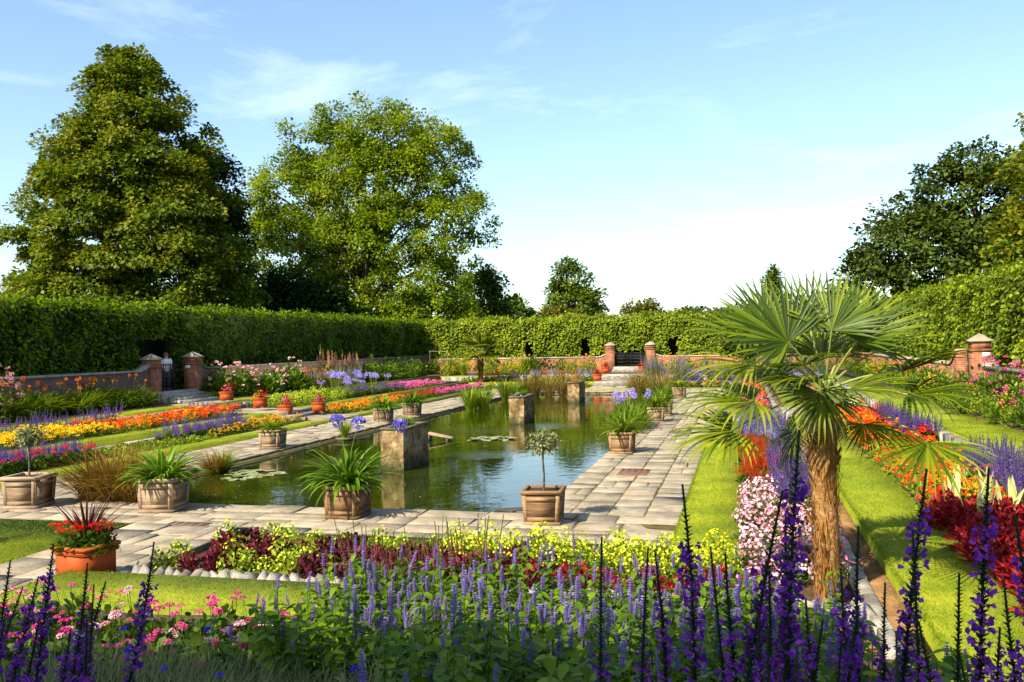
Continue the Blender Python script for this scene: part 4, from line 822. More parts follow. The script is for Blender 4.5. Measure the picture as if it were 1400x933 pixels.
for i, (px, py, z, lab, k) in enumerate(((310, 548, .62, 'the hedge gate steps', 'impatiens_pink'), (356, 557, .45, 'the low steps facing the rose bushes', 'marigold_gold'), (391, 567, .2, 'the lower cross path steps', 'bedding_hot'), (436, 563, .2, 'the lime green hosta edge', 'bedding_hot'))):
    x, y = un(px, py, z); tbox('terracotta box beside '+lab, x, y, z-.02, R(8), 1.0); sc = 1.0
    plant(k, 'bedding_plant', 'flower mound in the terracotta box beside '+lab, 'flower', (x, y, z+.34), 1.1); spiky('upright red cordyline in the terracotta box beside '+lab, (x+.03, y+.05, z+.36), .95, 350+i, 'crim')
    plant('marigold_red', 'bedding_plant', 'red flowers in the terracotta box beside '+lab, 'flower', (x+.12, y-.1, z+.34), .7)
for i, (px, py, Y, z, lab) in enumerate(((828, 512, 62.0, .62, 'left of the upper far steps'), (817, 530, 57.3, .3, 'left of the lower far steps'), (878, 510, 62.0, .62, 'right of the upper far steps'))):
    c = atY(px, py, Y); tbox('terracotta box '+lab, c[0], Y, z, R(4), 1.15); plant('marigold_red', 'bedding_plant', 'orange red flowers in the terracotta box '+lab, 'flower', (c[0], Y, z+.42), 1.2, None, False); spiky('upright red spikes in the terracotta box '+lab, (c[0], Y, z+.45), .9, 360+i, 'crim')
# ------------------------------------------------------------------ pool furniture and water plants
def stone_pier(label, y0, y1, seed):
    g = g_(seed); o = tag(empty('stone_pier', (-7.97, (y0+y1)/2, -.3)), label, 'pier', 'stone piers standing in the pool'); hy = (y1-y0)/2
    n = 7; b = MB(); V = []; F = []
    for k in range(4):   # rough sides as small grids
        for i in range(n+1):
            for j in range(n+1):
                s = i/n*2-1; z = j/n*1.15; e = g.normal(0, .012) if 0 < j < n else 0; tp = 1+.02*math.sin(z*3)
                x, y = [(s*.28, -hy-e), (.28+e, s*hy), (-s*.28, hy+e), (-.28-e, -s*hy)][k]; V.append((x*tp, y*tp, z))
        o_ = k*(n+1)**2; F += [(o_+i*(n+1)+j, o_+(i+1)*(n+1)+j, o_+(i+1)*(n+1)+j+1, o_+i*(n+1)+j+1) for i in range(n) for j in range(n)]
    b.add(V, np.array(F)); ob('shaft', b.mesh('shaft', M['pier']), o)
    t = MB()
    for (x0, x1, ya_, yb_) in ((-.30, .30, -hy-.02, -hy+.08), (-.30, .30, hy-.08, hy+.02), (-.30, -.22, -hy+.08, hy-.08), (.22, .30, -hy+.08, hy-.08)): t.bbox(x0, x1, ya_, yb_, 1.12, 1.18, .012, 0, .005, g)
    ob('rim', t.mesh('rim', M['basin']), o); q = MB(); q.box(-.23, .23, -hy+.07, hy-.07, 1.0, 1.11); ob('compost', q.mesh('compost', M['compost']), o)
stone_pier('nearest rough stone pier rising from the pool', 20.0, 21.7, 401); stone_pier('middle stone pier in the pool with a mossy planted top', 32.1, 33.8, 402); stone_pier('farthest stone pier in the pool before the steps', 43.6, 45.2, 403)
for (y, k, lab) in ((32.4, 'bedding_white', 'small pale plant on the middle stone pier'), (33.2, 'soft_grass', 'tuft of grass on the middle stone pier'), (44.2, 'marigold_orange', 'small orange plant on the farthest stone pier'), (21.0, 'soft_grass', 'wisp of grass on the nearest stone pier')): plant(k, 'pier_plant', lab, 'plant', (-7.97, y, .80), .8 if k != 'soft_grass' else .55, None, False)
def clump(key, name, label, x, y, sc, z=-.16): plant(key, name, label, 'plant', (x, y, z), sc, label, False)
x, y = un(642, 563, -.15); clump('reed', 'reed_clump', 'tall green reed clump at the left pool edge', x, y, 1.05); clump('reed', 'reed_clump', 'tall green reed clump at the left pool edge', x+.5, y+.4, .85)
x, y = un(690, 548, -.15); clump('reed', 'reed_clump', 'yellowish reed clump behind the middle pier', x, y, 1.05)
for dx in (-.6, 0, .8, 1.6, 2.3): x, y = un(735, 541, -.15); clump('tan_grass', 'grass_clump', 'straw coloured grass at the far left pool corner', x+dx, y-.6+.3*math.sin(dx*7), 1.6)
for (dx, dy) in ((-4.6, 50.4), (-4.1, 48.6), (-3.8, 46.2), (-5.6, 50.6), (-3.7, 41.0), (-3.8, 37.8)): clump('tan_grass' if dy > 48 else 'soft_grass', 'grass_clump', 'tall loose grass crowding the far right pool edge', dx, dy, 1.6)
for dy in (40.2, 42.2, 47.6, 49.2): clump('reed', 'reed_clump', 'reeds crowding the far left pool edge', -11.95, dy, .8)
x, y = un(862, 588, -.15)
for (dx, dy) in ((-.3, -2.2), (.15, -1.0), (-.6, .6)): plant('agapanthus_fl', 'agapanthus_plant', 'lilac agapanthus among the loose grass on the right pool edge', 'flower', (x+dx+.3, y+dy, -.1), 1.35, 'lilac agapanthus on the right pool edge', False)
for i, (dx, dy, s) in enumerate(((0, -1.6, 1.1), (.1, -.4, 1.15), (-.2, .9, 1.1), (.2, -2.4, .8))): clump('soft_grass', 'grass_clump', 'loose green grass between planters on the right pool edge', x+dx, y+dy, s*1.5)
for i, (dx, dy, s) in enumerate(((-11.9, 14.75, 1.1), (-11.45, 14.72, 1.25), (-11.0, 14.75, 1.2), (-10.65, 14.85, 1.0), (-11.7, 15.2, 1.1))): clump('rust_grass', 'grass_clump', 'rusty arching grass at the near left pool corner', dx, dy, s)
x, y = un(300, 645, -.15); clump('soft_grass', 'grass_clump', 'low green grass at the left pool edge beside lily pads', x+.1, y, 1.0); clump('rust_grass', 'grass_clump', 'low rusty grass at the left pool edge', x+.15, y-.6, .6)
pot = MB(); pot.lathe([(.02, -.3), (.22, -.3), (.27, .02), (.30, .04), (.30, .08), (.25, .08), (.24, .02), (.0, .02)], 18)
x, y = un(472, 604, -.15); tag(ob('water_pot', pot.mesh('water_pot', M['basin'], True), None, (x, y, -.1)), 'dark round pot of pale reeds standing in the pool', 'pot'); clump('reed', 'reed_clump', 'pale reeds in the round pot in the pool', x, y, .55, -.05)
def lily(label, px, py, n, rx, ry, seed):
    g = g_(seed); x, y = un(px, py, -.13); o = tag(empty('water_lily', (x, y, -.126)), label, 'water lily'); mesh_ = None
    pm = []
    for v in range(3):
        b = MB(); k = 14; a = np.linspace(.15, 2*math.pi-.15, k); V = [(0, 0, 0)] + [(math.cos(t), math.sin(t), .015*math.sin(3*t+v)+.03*g.random()) for t in a]; b.add(V, np.array([(0, i, i+1) for i in range(1, k)])); pm.append(b.mesh('pad', M['lily']))
    for i in range(n):
        t = g.uniform(0, 6.28); q = math.sqrt(g.random()); o2 = ob('pad', pm[i % 3], o, (rx*q*math.cos(t), ry*q*math.sin(t), .004+i*.0006), g.uniform(0, 6.28)); s = g.uniform(.09, .16); o2.scale = (s, s, .3); o2.rotation_euler = (g.normal(0, .06), g.normal(0, .06), g.uniform(0, 6.28))
lily('patch of pale lily pads on the water left of the nearest pier', 350, 648, 34, .75, .55, 411); lily('patch of pale lily pads in front of the middle pier', 672, 601, 46, .75, .7, 412); lily('few lily pads on the dark water by the left edge', 330, 655, 10, .5, .3, 413)
M['board'] = solid('weathered_board', [(.3, (.18, .10, .05)), (.7, (.42, .28, .17))], 5, .8, .4, 30, .3); M['wetboard'] = solid('wet_board', [(.3, (.03, .025, .018)), (.7, (.08, .065, .045))], 6, .6, .4, 30, .2)
x, y = un(602, 602, -.13); rf = tag(empty('duck_raft', (x, y, -.12), R(12)), 'small sloping board raft behind the nearest pier', 'raft')
for i in range(5):
    b = MB(); b.bbox(-.38, .38, -.3+i*.12, -.19+i*.12, 0, .03, .004); q = ob('plank', b.mesh('plank', M['board']), rf, (0, 0, .12)); q.rotation_euler = (0, .22, 0)
b = MB(); b.box(-.36, -.28, -.3, .3, -.05, .2); b.box(.2, .28, -.3, .3, -.06, .06); ob('float', b.mesh('float', M['wetboard']), rf)
rp = tag(empty('duck_ramp', (-3.75, 14.72, 0), R(4)), 'dark plank ramp at the pool edge beside the ball tree planter', 'ramp')
for i in range(3):
    b = MB(); b.bbox(-.3, .3, -.11+i*.075, -.04+i*.075, 0, .025, .004); q = ob('plank', b.mesh('plank', M['wetboard']), rp, (0, 0, .03)); q.rotation_euler = (0, -.06, 0)
b = MB(); b.box(-.05, .05, -.12, .12, -.0, .03); ob('batten', b.mesh('batten', M['wetboard']), rp)
# pigeons
M['bird'] = solid('pigeon_feathers', [(.3, (.03, .03, .035)), (.7, (.09, .09, .10))], 9, .6, 0, 1, .2)
def pigeon(label, px, py, rz):
    x, y = un(px, py, .01); b = MB(); n = 9; prof = [(-.15, .004, .15), (-.1, .022, .14), (-.05, .05, .125), (0, .06, .12), (.05, .055, .125), (.085, .038, .15), (.10, .026, .18), (.118, .024, .2), (.135, .012, .198), (.16, .003, .19)]
    V = []; k = 8
    for (xx, r, z) in prof: V += [(xx, r*math.cos(t), z + r*math.sin(t)) for t in np.arange(k)*2*math.pi/k]
    b.add(V, np.array([(i*k+j, i*k+(j+1) % k, (i+1)*k+(j+1) % k, (i+1)*k+j) for i in range(n) for j in range(k)]))
    b.add([(-.1, -.03, .14), (-.1, .03, .14), (-.21, .025, .13), (-.21, -.025, .13)], np.array([(0, 1, 2, 3)]))
    o = tag(empty('pigeon', (x, y, .006), rz), label, 'bird'); ob('body', b.mesh('body', M['bird'], True), o)
    for s in (-1, 1):
        lg = MB(); lg.tube([(.0, s*.025, .08), (.01, s*.025, .0), (.04, s*.027, .0)], .004, 4); ob('leg', lg.mesh('leg', M['terra']), o)
pigeon('dark pigeon walking on the left pool paving', 431, 586, R(200)); pigeon('dark pigeon standing on the lawn edge by the cross path', 419, 577, R(120))
# white posts among the far left border
wp = tag(empty('white_frame', (*atY(612, 500, 61)[:2], .3)), 'thin white rail frame against the hedge corner', 'frame')
for (a, b_) in (((0, 0, 0), (0, 0, 2.05)), ((0, 0, 2.0), (-1.35, 0, 2.05)), ((-1.3, 0, 1.2), (-1.3, 0, 2.05))):
    t = MB(); t.tube([a, b_], .014, 6); ob('post' if a[0] == b_[0] else 'rail', t.mesh('post', M['kerb']), wp)
# ------------------------------------------------------------------ person in the gateway
M['skin'] = solid('skin', [(.3, (.5, .24, .17)), (.7, (.6, .32, .23))], 8, .6, 0, 1, 0); M['shirt'] = solid('white_shirt', [(.3, (.7, .7, .72)), (.7, (.82, .82, .84))], 6, .8, .2, 20, 0); M['trouser'] = solid('grey_trousers', [(.3, (.05, .05, .06)), (.7, (.09, .09, .1))], 6, .9, 0, 1, 0); M['hair'] = solid('hair', [(.3, (.12, .06, .03)), (.7, (.22, .12, .06))], 9, .7, 0, 1, 0)
def person(label, loc, rz, H):
    o = tag(empty('person', loc, rz), label, 'person'); s = H/1.7; me = bpy.data.meshes.new('body')
    J = {'hip': (0, 0, .92), 'waist': (0, 0, 1.08), 'chest': (0, 0, 1.3), 'neck': (0, .0, 1.45), 'head': (.0, -.02, 1.58), 'top': (0, -.01, 1.68)}
    for sd_, sg in (('l', -1), ('r', 1)): J.update({'sh'+sd_: (sg*.18, 0, 1.4), 'el'+sd_: (sg*.24, .02, 1.13), 'wr'+sd_: (sg*.2, -.18, 1.0), 'ha'+sd_: (sg*.18, -.25, .98), 'hp'+sd_: (sg*.09, 0, .88), 'kn'+sd_: (sg*.1, -.02, .48), 'an'+sd_: (sg*.1, .02, .08), 'to'+sd_: (sg*.12, -.15, .04)})
    E_ = [('hip', 'waist'), ('waist', 'chest'), ('chest', 'neck'), ('neck', 'head'), ('head', 'top')]
    for q in 'lr': E_ += [('chest', 'sh'+q), ('sh'+q, 'el'+q), ('el'+q, 'wr'+q), ('wr'+q, 'ha'+q), ('hip', 'hp'+q), ('hp'+q, 'kn'+q), ('kn'+q, 'an'+q), ('an'+q, 'to'+q)]
    ks = list(J); me.from_pydata([tuple(np.array(J[k])*s) for k in ks], [(ks.index(a), ks.index(b)) for a, b in E_], []); b = ob('body', me, o); md = b.modifiers.new('skin', 'SKIN'); b.modifiers.new('sub', 'SUBSURF').levels = 1; b.modifiers['sub'].render_levels = 2; me.materials.append(M['skin'])
    rad = {'hip': .13, 'waist': .12, 'chest': .14, 'neck': .055, 'head': .095, 'top': .06, 'sh': .06, 'el': .045, 'wr': .03, 'ha': .035, 'hp': .085, 'kn': .06, 'an': .042, 'to': .035}
    for i, k in enumerate(ks): r_ = rad.get(k, rad.get(k[:2], .05))*s; me.skin_vertices[0].data[i].radius = (r_, r_); me.skin_vertices[0].data[i].use_root = (k == 'hip')
    sh = MB(); sh.lathe([(.165, .88), (.16, 1.0), (.165, 1.15), (.18, 1.3), (.17, 1.4), (.07, 1.46), (.065, 1.44)], 14)
    for sg in (-1, 1): sh.tube([(sg*.15, 0, 1.4), (sg*.2, 0, 1.38), (sg*.25, .02, 1.15)], [.08, .08, .07], 8)
    for V in sh.V: V[:, 1] *= .75; V *= s
    ob('shirt', sh.mesh('shirt', M['shirt'], True), o)
    tr = MB()
    for sg in (-1, 1): tr.tube([(sg*.09, 0, .92), (sg*.1, -.02, .48), (sg*.1, .02, .1)], [.105, .08, .065], 8)
    for V in tr.V: V *= s
    ob('trousers', tr.mesh('trousers', M['trouser'], True), o)
    hr = MB(); hr.lathe([(.108, 1.56), (.112, 1.62), (.095, 1.69), (.05, 1.725), (.0, 1.73)], 12, (0, .012, 0))
    for V in hr.V: V *= s
    ob('hair', hr.mesh('hair', M['hair'], True), o)
pp = atX(216, 500, -23.7); person('person in a white top standing behind the iron side gate', (-23.75, pp[1]+.62, 1.05), R(60), 1.6)
# ------------------------------------------------------------------ fan palm
M['g_palmfar'] = leafmat('far_palm_leaf', [(.08, .11, .008), (.15, .19, .012), (.25, .28, .02)], .35, .5)
def palm_leaf_mesh(seed, R_=.66, nseg=34, spread=2.0, droop=.5, cup=.25, mat='palm', wf=.45):
    """fan in local space: petiole comes from -y, blade opens towards +y, upper side +z"""
    g = g_(seed); a = MB()
    for i in range(nseg):
        t = -spread + 2*spread*i/(nseg-1); ln = R_*(1-.28*(abs(t)/spread)**2)*g.uniform(.93, 1.05); d = np.array([math.sin(t), math.cos(t), 0]); sd_ = np.array([d[1], -d[0], 0]); wd = R_*spread*2/nseg*wf; pos = np.zeros(3); V = []; n = 7; F = []
        el = cup*(.4+.6*abs(t)/spread) + g.normal(0, .04); dr = droop*g.uniform(.7, 1.4)
        for k in range(n+1):
            u = k/n; ww = wd*.5*(min(1, u/.36+.06) if u < .42 else max(.03, 1-((u-.42)/.58)**1.5)); f = .55*ww
            V += [pos - sd_*ww + (0, 0, f), pos.copy(), pos + sd_*ww + (0, 0, f)]
            e2 = el - dr*max(0, u-.35)**1.4*2.2; pos = pos + ln/n*(d*math.cos(e2) + np.array([0, 0, math.sin(e2)]))
        for k in range(n): q = k*3; F += [(q, q+1, q+4, q+3), (q+1, q+2, q+5, q+4)]
        a.add(V, np.array(F))
    return a.mesh('fan_leaf', M[mat])
PLM = {k_: [palm_leaf_mesh(500+i*7+j, .72, 32, (1.85, 1.65)[j], (.18, .5, .95)[i], (.3, .2, .1)[i]) for j in range(2)] for i, k_ in enumerate(('stiff', 'mid', 'droop'))}
PLM['far'] = [palm_leaf_mesh(560+j, .72, 15, 1.8, .6, .2, 'g_palmfar', 1.0) for j in range(2)]; PLM['dead'] = [palm_leaf_mesh(570+j, .55, 26, 1.5, 1.2, .05, 'tan', .5) for j in range(2)]
def palm(name, label, base, trunk_h, leaves, sc=1.0, seed=600):
    g = g_(seed); o = tag(empty(name, base, 0, sc), label, 'palm tree'); t = MB(); n = 12
    pts = [(.02*math.sin(k*.6), .015*math.cos(k*.5), -.1+(trunk_h+.1)*k/(n-1)) for k in range(n)]; t.tube(pts, [.145, .13, .124, .122, .122, .125, .13, .138, .148, .155, .15, .10], 14); ob('trunk', t.mesh('trunk', M['fibrebase'], True), o)
    f = MB(); N = 1500; th = g.uniform(0, 6.28, N); z = g.uniform(0, trunk_h-.05, N); r = np.interp(z/trunk_h, np.linspace(0, 1, n), [.145, .13, .124, .122, .122, .125, .13, .138, .148, .155, .15, .10])
    d = np.stack([np.cos(th), np.sin(th), 0*th], 1); P = d*r[:, None]+np.stack([0*z, 0*z, z], 1); scatter(f, LEAFN, P, nrm(d*.22 + np.array([0, 0, 1.0])*np.sign(g.random(N)-.3)[:, None] + g.normal(0, .16, (N, 3))), d, np.stack([np.full(N, .035), g.uniform(.08, .2, N), np.full(N, .04)], 1)); tag(ob('fibre', f.mesh('fibre', M['fibre']), o), kind='stuff')
    st = MB()
    for k in range(34):   # stubs of old leaf bases
        a = g.uniform(0, 6.28); z0 = g.uniform(.5, trunk_h-.05); rr = .15; c, s = math.cos(a), math.sin(a); st.tube([(c*rr*.9, s*rr*.9, z0), (c*(rr+.03), s*(rr+.03), z0+.09)], [.018, .012], 5)
    tag(ob('leaf_stubs', st.mesh('leaf_stubs', M['fibre']), o), kind='stuff')
    for (start, hub, fdir, up, kd, s) in leaves:
        start, hub, fdir, up = map(np.array, (start, hub, fdir, up)); v = hub-start
        mid = (start+hub)/2 + np.array([0, 0, .12*np.linalg.norm(v[:2])])
        pt = MB(); pt.tube([(1-u)**2*start+2*u*(1-u)*mid+u*u*hub for u in np.linspace(0, 1, 7)], np.linspace(.017, .009, 7), 6)
        Y = nrm(fdir.astype(float)); X = nrm(np.cross(Y, up)); Z = np.cross(X, Y); lf = ob('fan_leaf', PLM[kd][g.integers(2)], o)
        lf.matrix_local = Matrix(((X[0]*s, Y[0]*s, Z[0]*s, hub[0]), (X[1]*s, Y[1]*s, Z[1]*s, hub[1]), (X[2]*s, Y[2]*s, Z[2]*s, hub[2]), (0, 0, 0, 1)))
        pt.V = [((V - hub) @ np.stack([X, Y, Z], 1))/s for V in pt.V]; ob('petiole', pt.mesh('petiole', M['palmst'], True), lf)
M['fibrebase'] = solid('palm_trunk', [(.3, (.10, .045, .014)), (.5, (.24, .12, .035)), (.7, (.36, .22, .08))], 7, .95, .8, 22, 0, dist=.04)
PB = np.array([.80, 10.0, .05]); PH = 2.2
def PX(px, py, dy=0.0):   # hub of a fan read from the photograph, dy metres nearer (-) or farther (+) than the trunk
    return atY(px, py, PB[1]+dy) - PB
def PL(px, py, dy, tipx, tipy, tdy, up, kd, s=1.0, sx=1128, sy=535):
    h = PX(px, py, dy); t = PX(tipx, tipy, tdy); return (PX(sx, sy, 0), h, t-h, up, kd, s)
pl = [PL(1137, 452, -.25, 1165, 380, .15, (-.1, -1, .35), 'stiff', 1.05), PL(1077, 468, -.35, 1010, 420, -.3, (.35, -1, .5), 'stiff', 1.12), PL(1108, 452, .45, 1098, 385, .6, (0, -1, .3), 'stiff', 1.0), PL(1172, 466, -.2, 1245, 408, .1, (-.4, -.8, .8), 'stiff', 1.1),
      PL(1020, 462, .2, 935, 438, .3, (.1, -.3, 1), 'mid', 1.15), PL(1030, 498, -.1, 955, 486, -.1, (.1, -.4, 1), 'droop', 1.15), PL(1030, 550, -.3, 940, 545, -.4, (.1, -.25, 1), 'droop', 1.25), PL(1000, 590, -.2, 930, 600, -.35, (-.2, -.5, 1), 'droop', 1.1),
      PL(1118, 522, -.75, 1050, 522, -.9, (0, .1, 1), 'droop', 1.05), PL(1122, 538, -.5, 1115, 600, -.85, (0, -.9, .5), 'droop', .8), PL(1160, 533, -.6, 1215, 540, -.9, (.1, -.3, 1), 'mid', 1.0), PL(1243, 540, -.2, 1320, 535, -.3, (0, -.2, 1), 'droop', 1.2),
      PL(1235, 508, .1, 1328, 482, .1, (-.1, .1, 1), 'mid', 1.15), PL(1268, 605, -.5, 1262, 655, -.95, (0, -.7, .75), 'mid', 1.1), PL(1200, 480, .5, 1270, 440, .8, (-.4, -.6, 1), 'mid', 1.0), PL(1060, 520, .5, 1000, 500, .9, (.3, -.5, 1), 'mid', 1.0),
      PL(1090, 590, .3, 1060, 650, .5, (-.3, -.4, .8), 'droop', .85), PL(1180, 580, .4, 1215, 630, .7, (.3, .4, .8), 'droop', .85), PL(1125, 490, .6, 1120, 440, 1.3, (0, -.6, 1), 'mid', 1.0), PL(1100, 500, -.6, 1070, 500, -1.2, (-.1, .2, 1), 'mid', .85),
      PL(1048, 450, .1, 1000, 415, .15, (.4, -1, .4), 'stiff', .9), PL(1165, 450, .4, 1195, 395, .6, (-.2, -1, .3), 'stiff', .9),
      PL(1106, 575, -.2, 1098, 620, -.25, (-.8, -.4, .3), 'dead', .6, 1120, 550), PL(1150, 572, .1, 1160, 620, .1, (.8, -.3, .3), 'dead', .6, 1132, 550)]
palm('fan_palm', 'big fan palm with hairy brown trunk between flower bed and lawn', PB, PH, pl)
def ring_leaves(th, seed):
    g = g_(seed); out = []
    for k in range(22):
        a = 2.4*k; e = 1.25-1.7*k/21; d = np.array([math.cos(a)*math.cos(e), math.sin(a)*math.cos(e), math.sin(e)]); s = np.array([0, 0, th-.05]); out.append((s, s+d*.75, d + np.array([0, 0, -.15]), (-d[0]*.3, -d[1]*.3, 1) if e < 1 else (1, 0, .2), 'far', 1.0))
    return out
palm('fan_palm', 'distant fan palm in the far left corner before the hedge', (*atY(657, 500, 57)[:2], .3), 1.6, ring_leaves(1.6, 5), 1.2, 610)
# ------------------------------------------------------------------ bedding, borders and the near planting
Z1, Z2, Z3 = .03, .26, .62
xl = lambda u: AX-u
# left inner bed
fill('geranium_red', 'geranium_plant', 'red geranium at the near end of the left inner bed', (-16.2, -15.7, 15.2, 20.0), Z1, .42, 1.1)
fill('salvia_violet', 'salvia_plant', 'violet salvia behind the red geraniums on the left', (-16.85, -16.2, 15.2, 20.3), Z1, .40, 1.15)
fill('low_green', 'bedding_plant', 'low leafy green bedding plant in the left inner bed', (-16.85, -15.7, 20.2, 25.2), Z1, .42, 1.0, cat='plant')
fill('salvia_purple', 'salvia_plant', 'purple salvia clump against the kerb in the left inner bed', (-16.9, -16.2, 23.6, 27.8), Z1, .40, 1.15)
fill('marigold_gold', 'golden_marigold', 'small golden marigold along the left inner bed', (-16.85, -15.72, 25.2, 31.2), Z1, .38, 1.0, keep=lambda x, y: not (x < -16.2 and y < 27.8))
fill(['marigold_orange', 'marigold_gold'], 'marigold_plant', 'orange marigold in the left inner bed beyond the cross path', (-16.85, -15.72, 34.6, 42), Z1, .42, 1.2, split=False)
fill('salvia_red', 'salvia_plant', 'scarlet salvia in the far left inner bed', (-16.8, -15.72, 42, 47), Z1, .45, 1.0, split=False); fill('bedding_hot', 'bedding_plant', 'pink bedding flower at the far end of the left inner bed', (-16.8, -15.72, 47, 56), Z1, .5, 1.1, mass=True)
# left middle bed
fill('marigold_yellow', 'yellow_marigold', 'bright yellow marigold in the left middle bed', (-20.0, -18.3, 14.6, 23.6), Z2, .46, 1.3)
fill(['marigold_orange', 'marigold_red', 'marigold_orange', 'marigold_red', 'marigold_gold'], 'marigold_plant', 'orange red marigold in the left middle bed', (-19.8, -18.3, 23.6, 31.3), Z2, .42, 1.25)
fill('salvia_purple', 'salvia_plant', 'purple salvia backing the yellow marigolds', (-20.15, -19.6, 18.5, 26.0), Z2, .44, 1.35)
fill('salvia_violet', 'salvia_plant', 'violet salvia beside the low steps on the left', (-20.1, -19.3, 29.8, 31.3), Z2, .4, 1.2)
fill('nicotiana', 'bedding_plant', 'lime green leafy plant beyond the cross path in the left middle bed', (-20.1, -18.3, 34.6, 40.5), Z2, .5, 1.3, split=False, cat='plant')
fill('agapanthus_fl', 'agapanthus_plant', 'lilac flowered agapanthus in the left middle bed', (-20.1, -18.3, 40.5, 46.5), Z2, .85, 1.15, split=False); fill('salvia_violet', 'salvia_plant', 'violet salvia among the lilac agapanthus', (-20.0, -18.3, 42, 48.5), Z2, .6, 1.1, split=False)
fill('bedding_hot', 'bedding_plant', 'bright pink bedding flower in the far left middle bed', (-20.0, -18.3, 48.5, 56), Z2, .5, 1.3, mass=True)
# far beds
fill(['marigold_gold', 'low_green'], 'bedding_plant', 'golden bedding at the foot of the far terrace', (-15.5, -9.1, 54.4, 56.2), Z1, .55, 1.3, mass=True); fill(['marigold_orange', 'salvia_purple', 'low_green'], 'bedding_plant', 'mixed bedding right of the far steps', (-6.6, .9, 54.4, 56.2), Z1, .55, 1.3, mass=True)
fill(['salvia_red', 'salvia_lilac', 'bedding_white', 'low_green'], 'bedding_plant', 'red and lilac bedding left of the far steps', (-18, -9.1, 57.8, 59.8), Z2, .6, 1.5, mass=True); fill(['salvia_lilac', 'bedding_white', 'shrub_lilac'], 'bedding_plant', 'pale lilac and white bedding right of the far steps', (-6.6, 4, 57.8, 59.8), Z2, .6, 1.4, mass=True)
def shrubs(seq, name='border_shrub'):
    for (key, lab, x, y, z, s) in seq: plant(key, name, lab, 'shrub', (x, y, z), s, None, True)
g = g_(77)
for i in range(11): plant(['shrub_green', 'shrub_yel', 'shrub_gold', 'shrub_mid'][i % 4], 'border_shrub', 'leafy shrub along the far wall left of the gate', 'shrub', (-22+i*1.18, 63.2+g.normal(0, .6), Z3), g.uniform(1.6, 2.3), 'shrubs along the far wall left of the gate', False)
for i in range(12): plant(['shrub_yel', 'shrub_gold', 'shrub_green', 'shrub_orange'][i % 4], 'border_shrub', 'yellowish shrub along the far wall right of the gate', 'shrub', (-5.6+i*1.05, 63.2+g.normal(0, .6), Z3), g.uniform(1.4, 1.9), 'shrubs along the far wall right of the gate', False)
# left border
for i in range(14): plant('shrub_grey', 'border_plant', 'grey green edging plant in the left border', 'plant', (-22.0-g.random()*.3, 16.0+i*.6, Z3), g.uniform(1.0, 1.35), 'grey edging plants')
for i in range(9): plant('shrub_dust', 'border_plant', 'dusty pink plumed perennial in the left border', 'shrub', (-22.4+g.normal(0, .2), 18.6+i*.66, Z3), g.uniform(1.5, 2.0), 'dusty pink perennials in the left border')
for i in range(26): plant('daylily', 'daylily_plant', 'daylily with orange red flowers in front of the brown wall', 'flower', (-22.2-g.random()*.7, 23.6+i*.27, Z3), g.uniform(1.2, 1.6), 'daylilies in front of the brown wall')
for i in range(6): plant('shrub_green', 'border_shrub', 'round green shrub beside the flight of steps', 'shrub', (-22.2+g.normal(0, .2), 28.2+i*.5, Z3), g.uniform(.65, .9), 'round shrubs beside the flight of steps')
for i in range(4): plant('low_green', 'bedding_plant', 'low bright plant right of the flight of steps', 'plant', (-22.4, 34.7+i*.35, Z3), 1.6, 'low plants right of the flight of steps')
for i in range(9): plant('shrub_rose', 'rose_bush', 'tall bush of pink roses beyond the side gate', 'shrub', (-22.4+g.normal(0, .3), 36.3+i*.8, Z3), g.uniform(1.25, 1.75), 'pink rose bushes')
for i in range(7): plant('shrub_orange', 'border_shrub', 'green shrub with orange flowers next to the roses', 'shrub', (-22.2+g.normal(0, .3), 42.6+i*.6, Z3), g.uniform(1.0, 1.4), 'orange flowered shrubs next to the roses')
for i in range(8): plant('tall_spires', 'border_plant', 'tall pale flower spires against the hedge', 'flower', (-22.5+g.normal(0, .3), 46.5+i*.7, Z3), g.uniform(1.3, 1.7), 'tall pale flower spires')
for i in range(7): plant('shrub_lilac', 'border_plant', 'low lilac perennial below the pale spires', 'flower', (-21.6, 43.5+i*.9, Z3), g.uniform(.9, 1.2), 'low lilac perennials')
for i in range(9): plant('shrub_green', 'border_shrub', 'tall bright green rounded shrub in the far left border', 'shrub', (-22.3+g.normal(0, .4), 51.5+i*.95, Z3), g.uniform(1.5, 2.2), 'bright shrubs in the far left border', False)
# right inner bed
fill(['impatiens_pale', 'impatiens_pink'], 'pink_impatiens', 'pale pink bedding flower beside the fan palm trunk', (-.02, .62, 10.3, 17.2), Z1, .34, 1.15); fill(['impatiens_pink', 'impatiens_pale'], 'pink_impatiens', 'pink bedding flower against the kerb beside the palm trunk', (.62, 1.1, 10.8, 15.0), Z1, .34, 1.1)
fill('salvia_purple', 'salvia_plant', 'purple salvia behind the pink bedding by the palm', (.55, 1.1, 15.0, 20.5), Z1, .36, 1.2); fill('salvia_red', 'salvia_plant', 'scarlet salvia along the right inner lawn', (0, .55, 17.2, 23.5), Z1, .36, 1.1)
fill(['salvia_purple', 'salvia_lilac'], 'salvia_plant', 'purple salvia in the right inner bed beyond the scarlet ones', (0, 1.1, 23.5, 31.2), Z1, .45, 1.1, split=False); fill(['marigold_orange', 'bedding_hot'], 'bedding_plant', 'orange and pink bedding far along the right inner bed', (0, 1.1, 34.5, 54), Z1, .5, 1.2, mass=True)
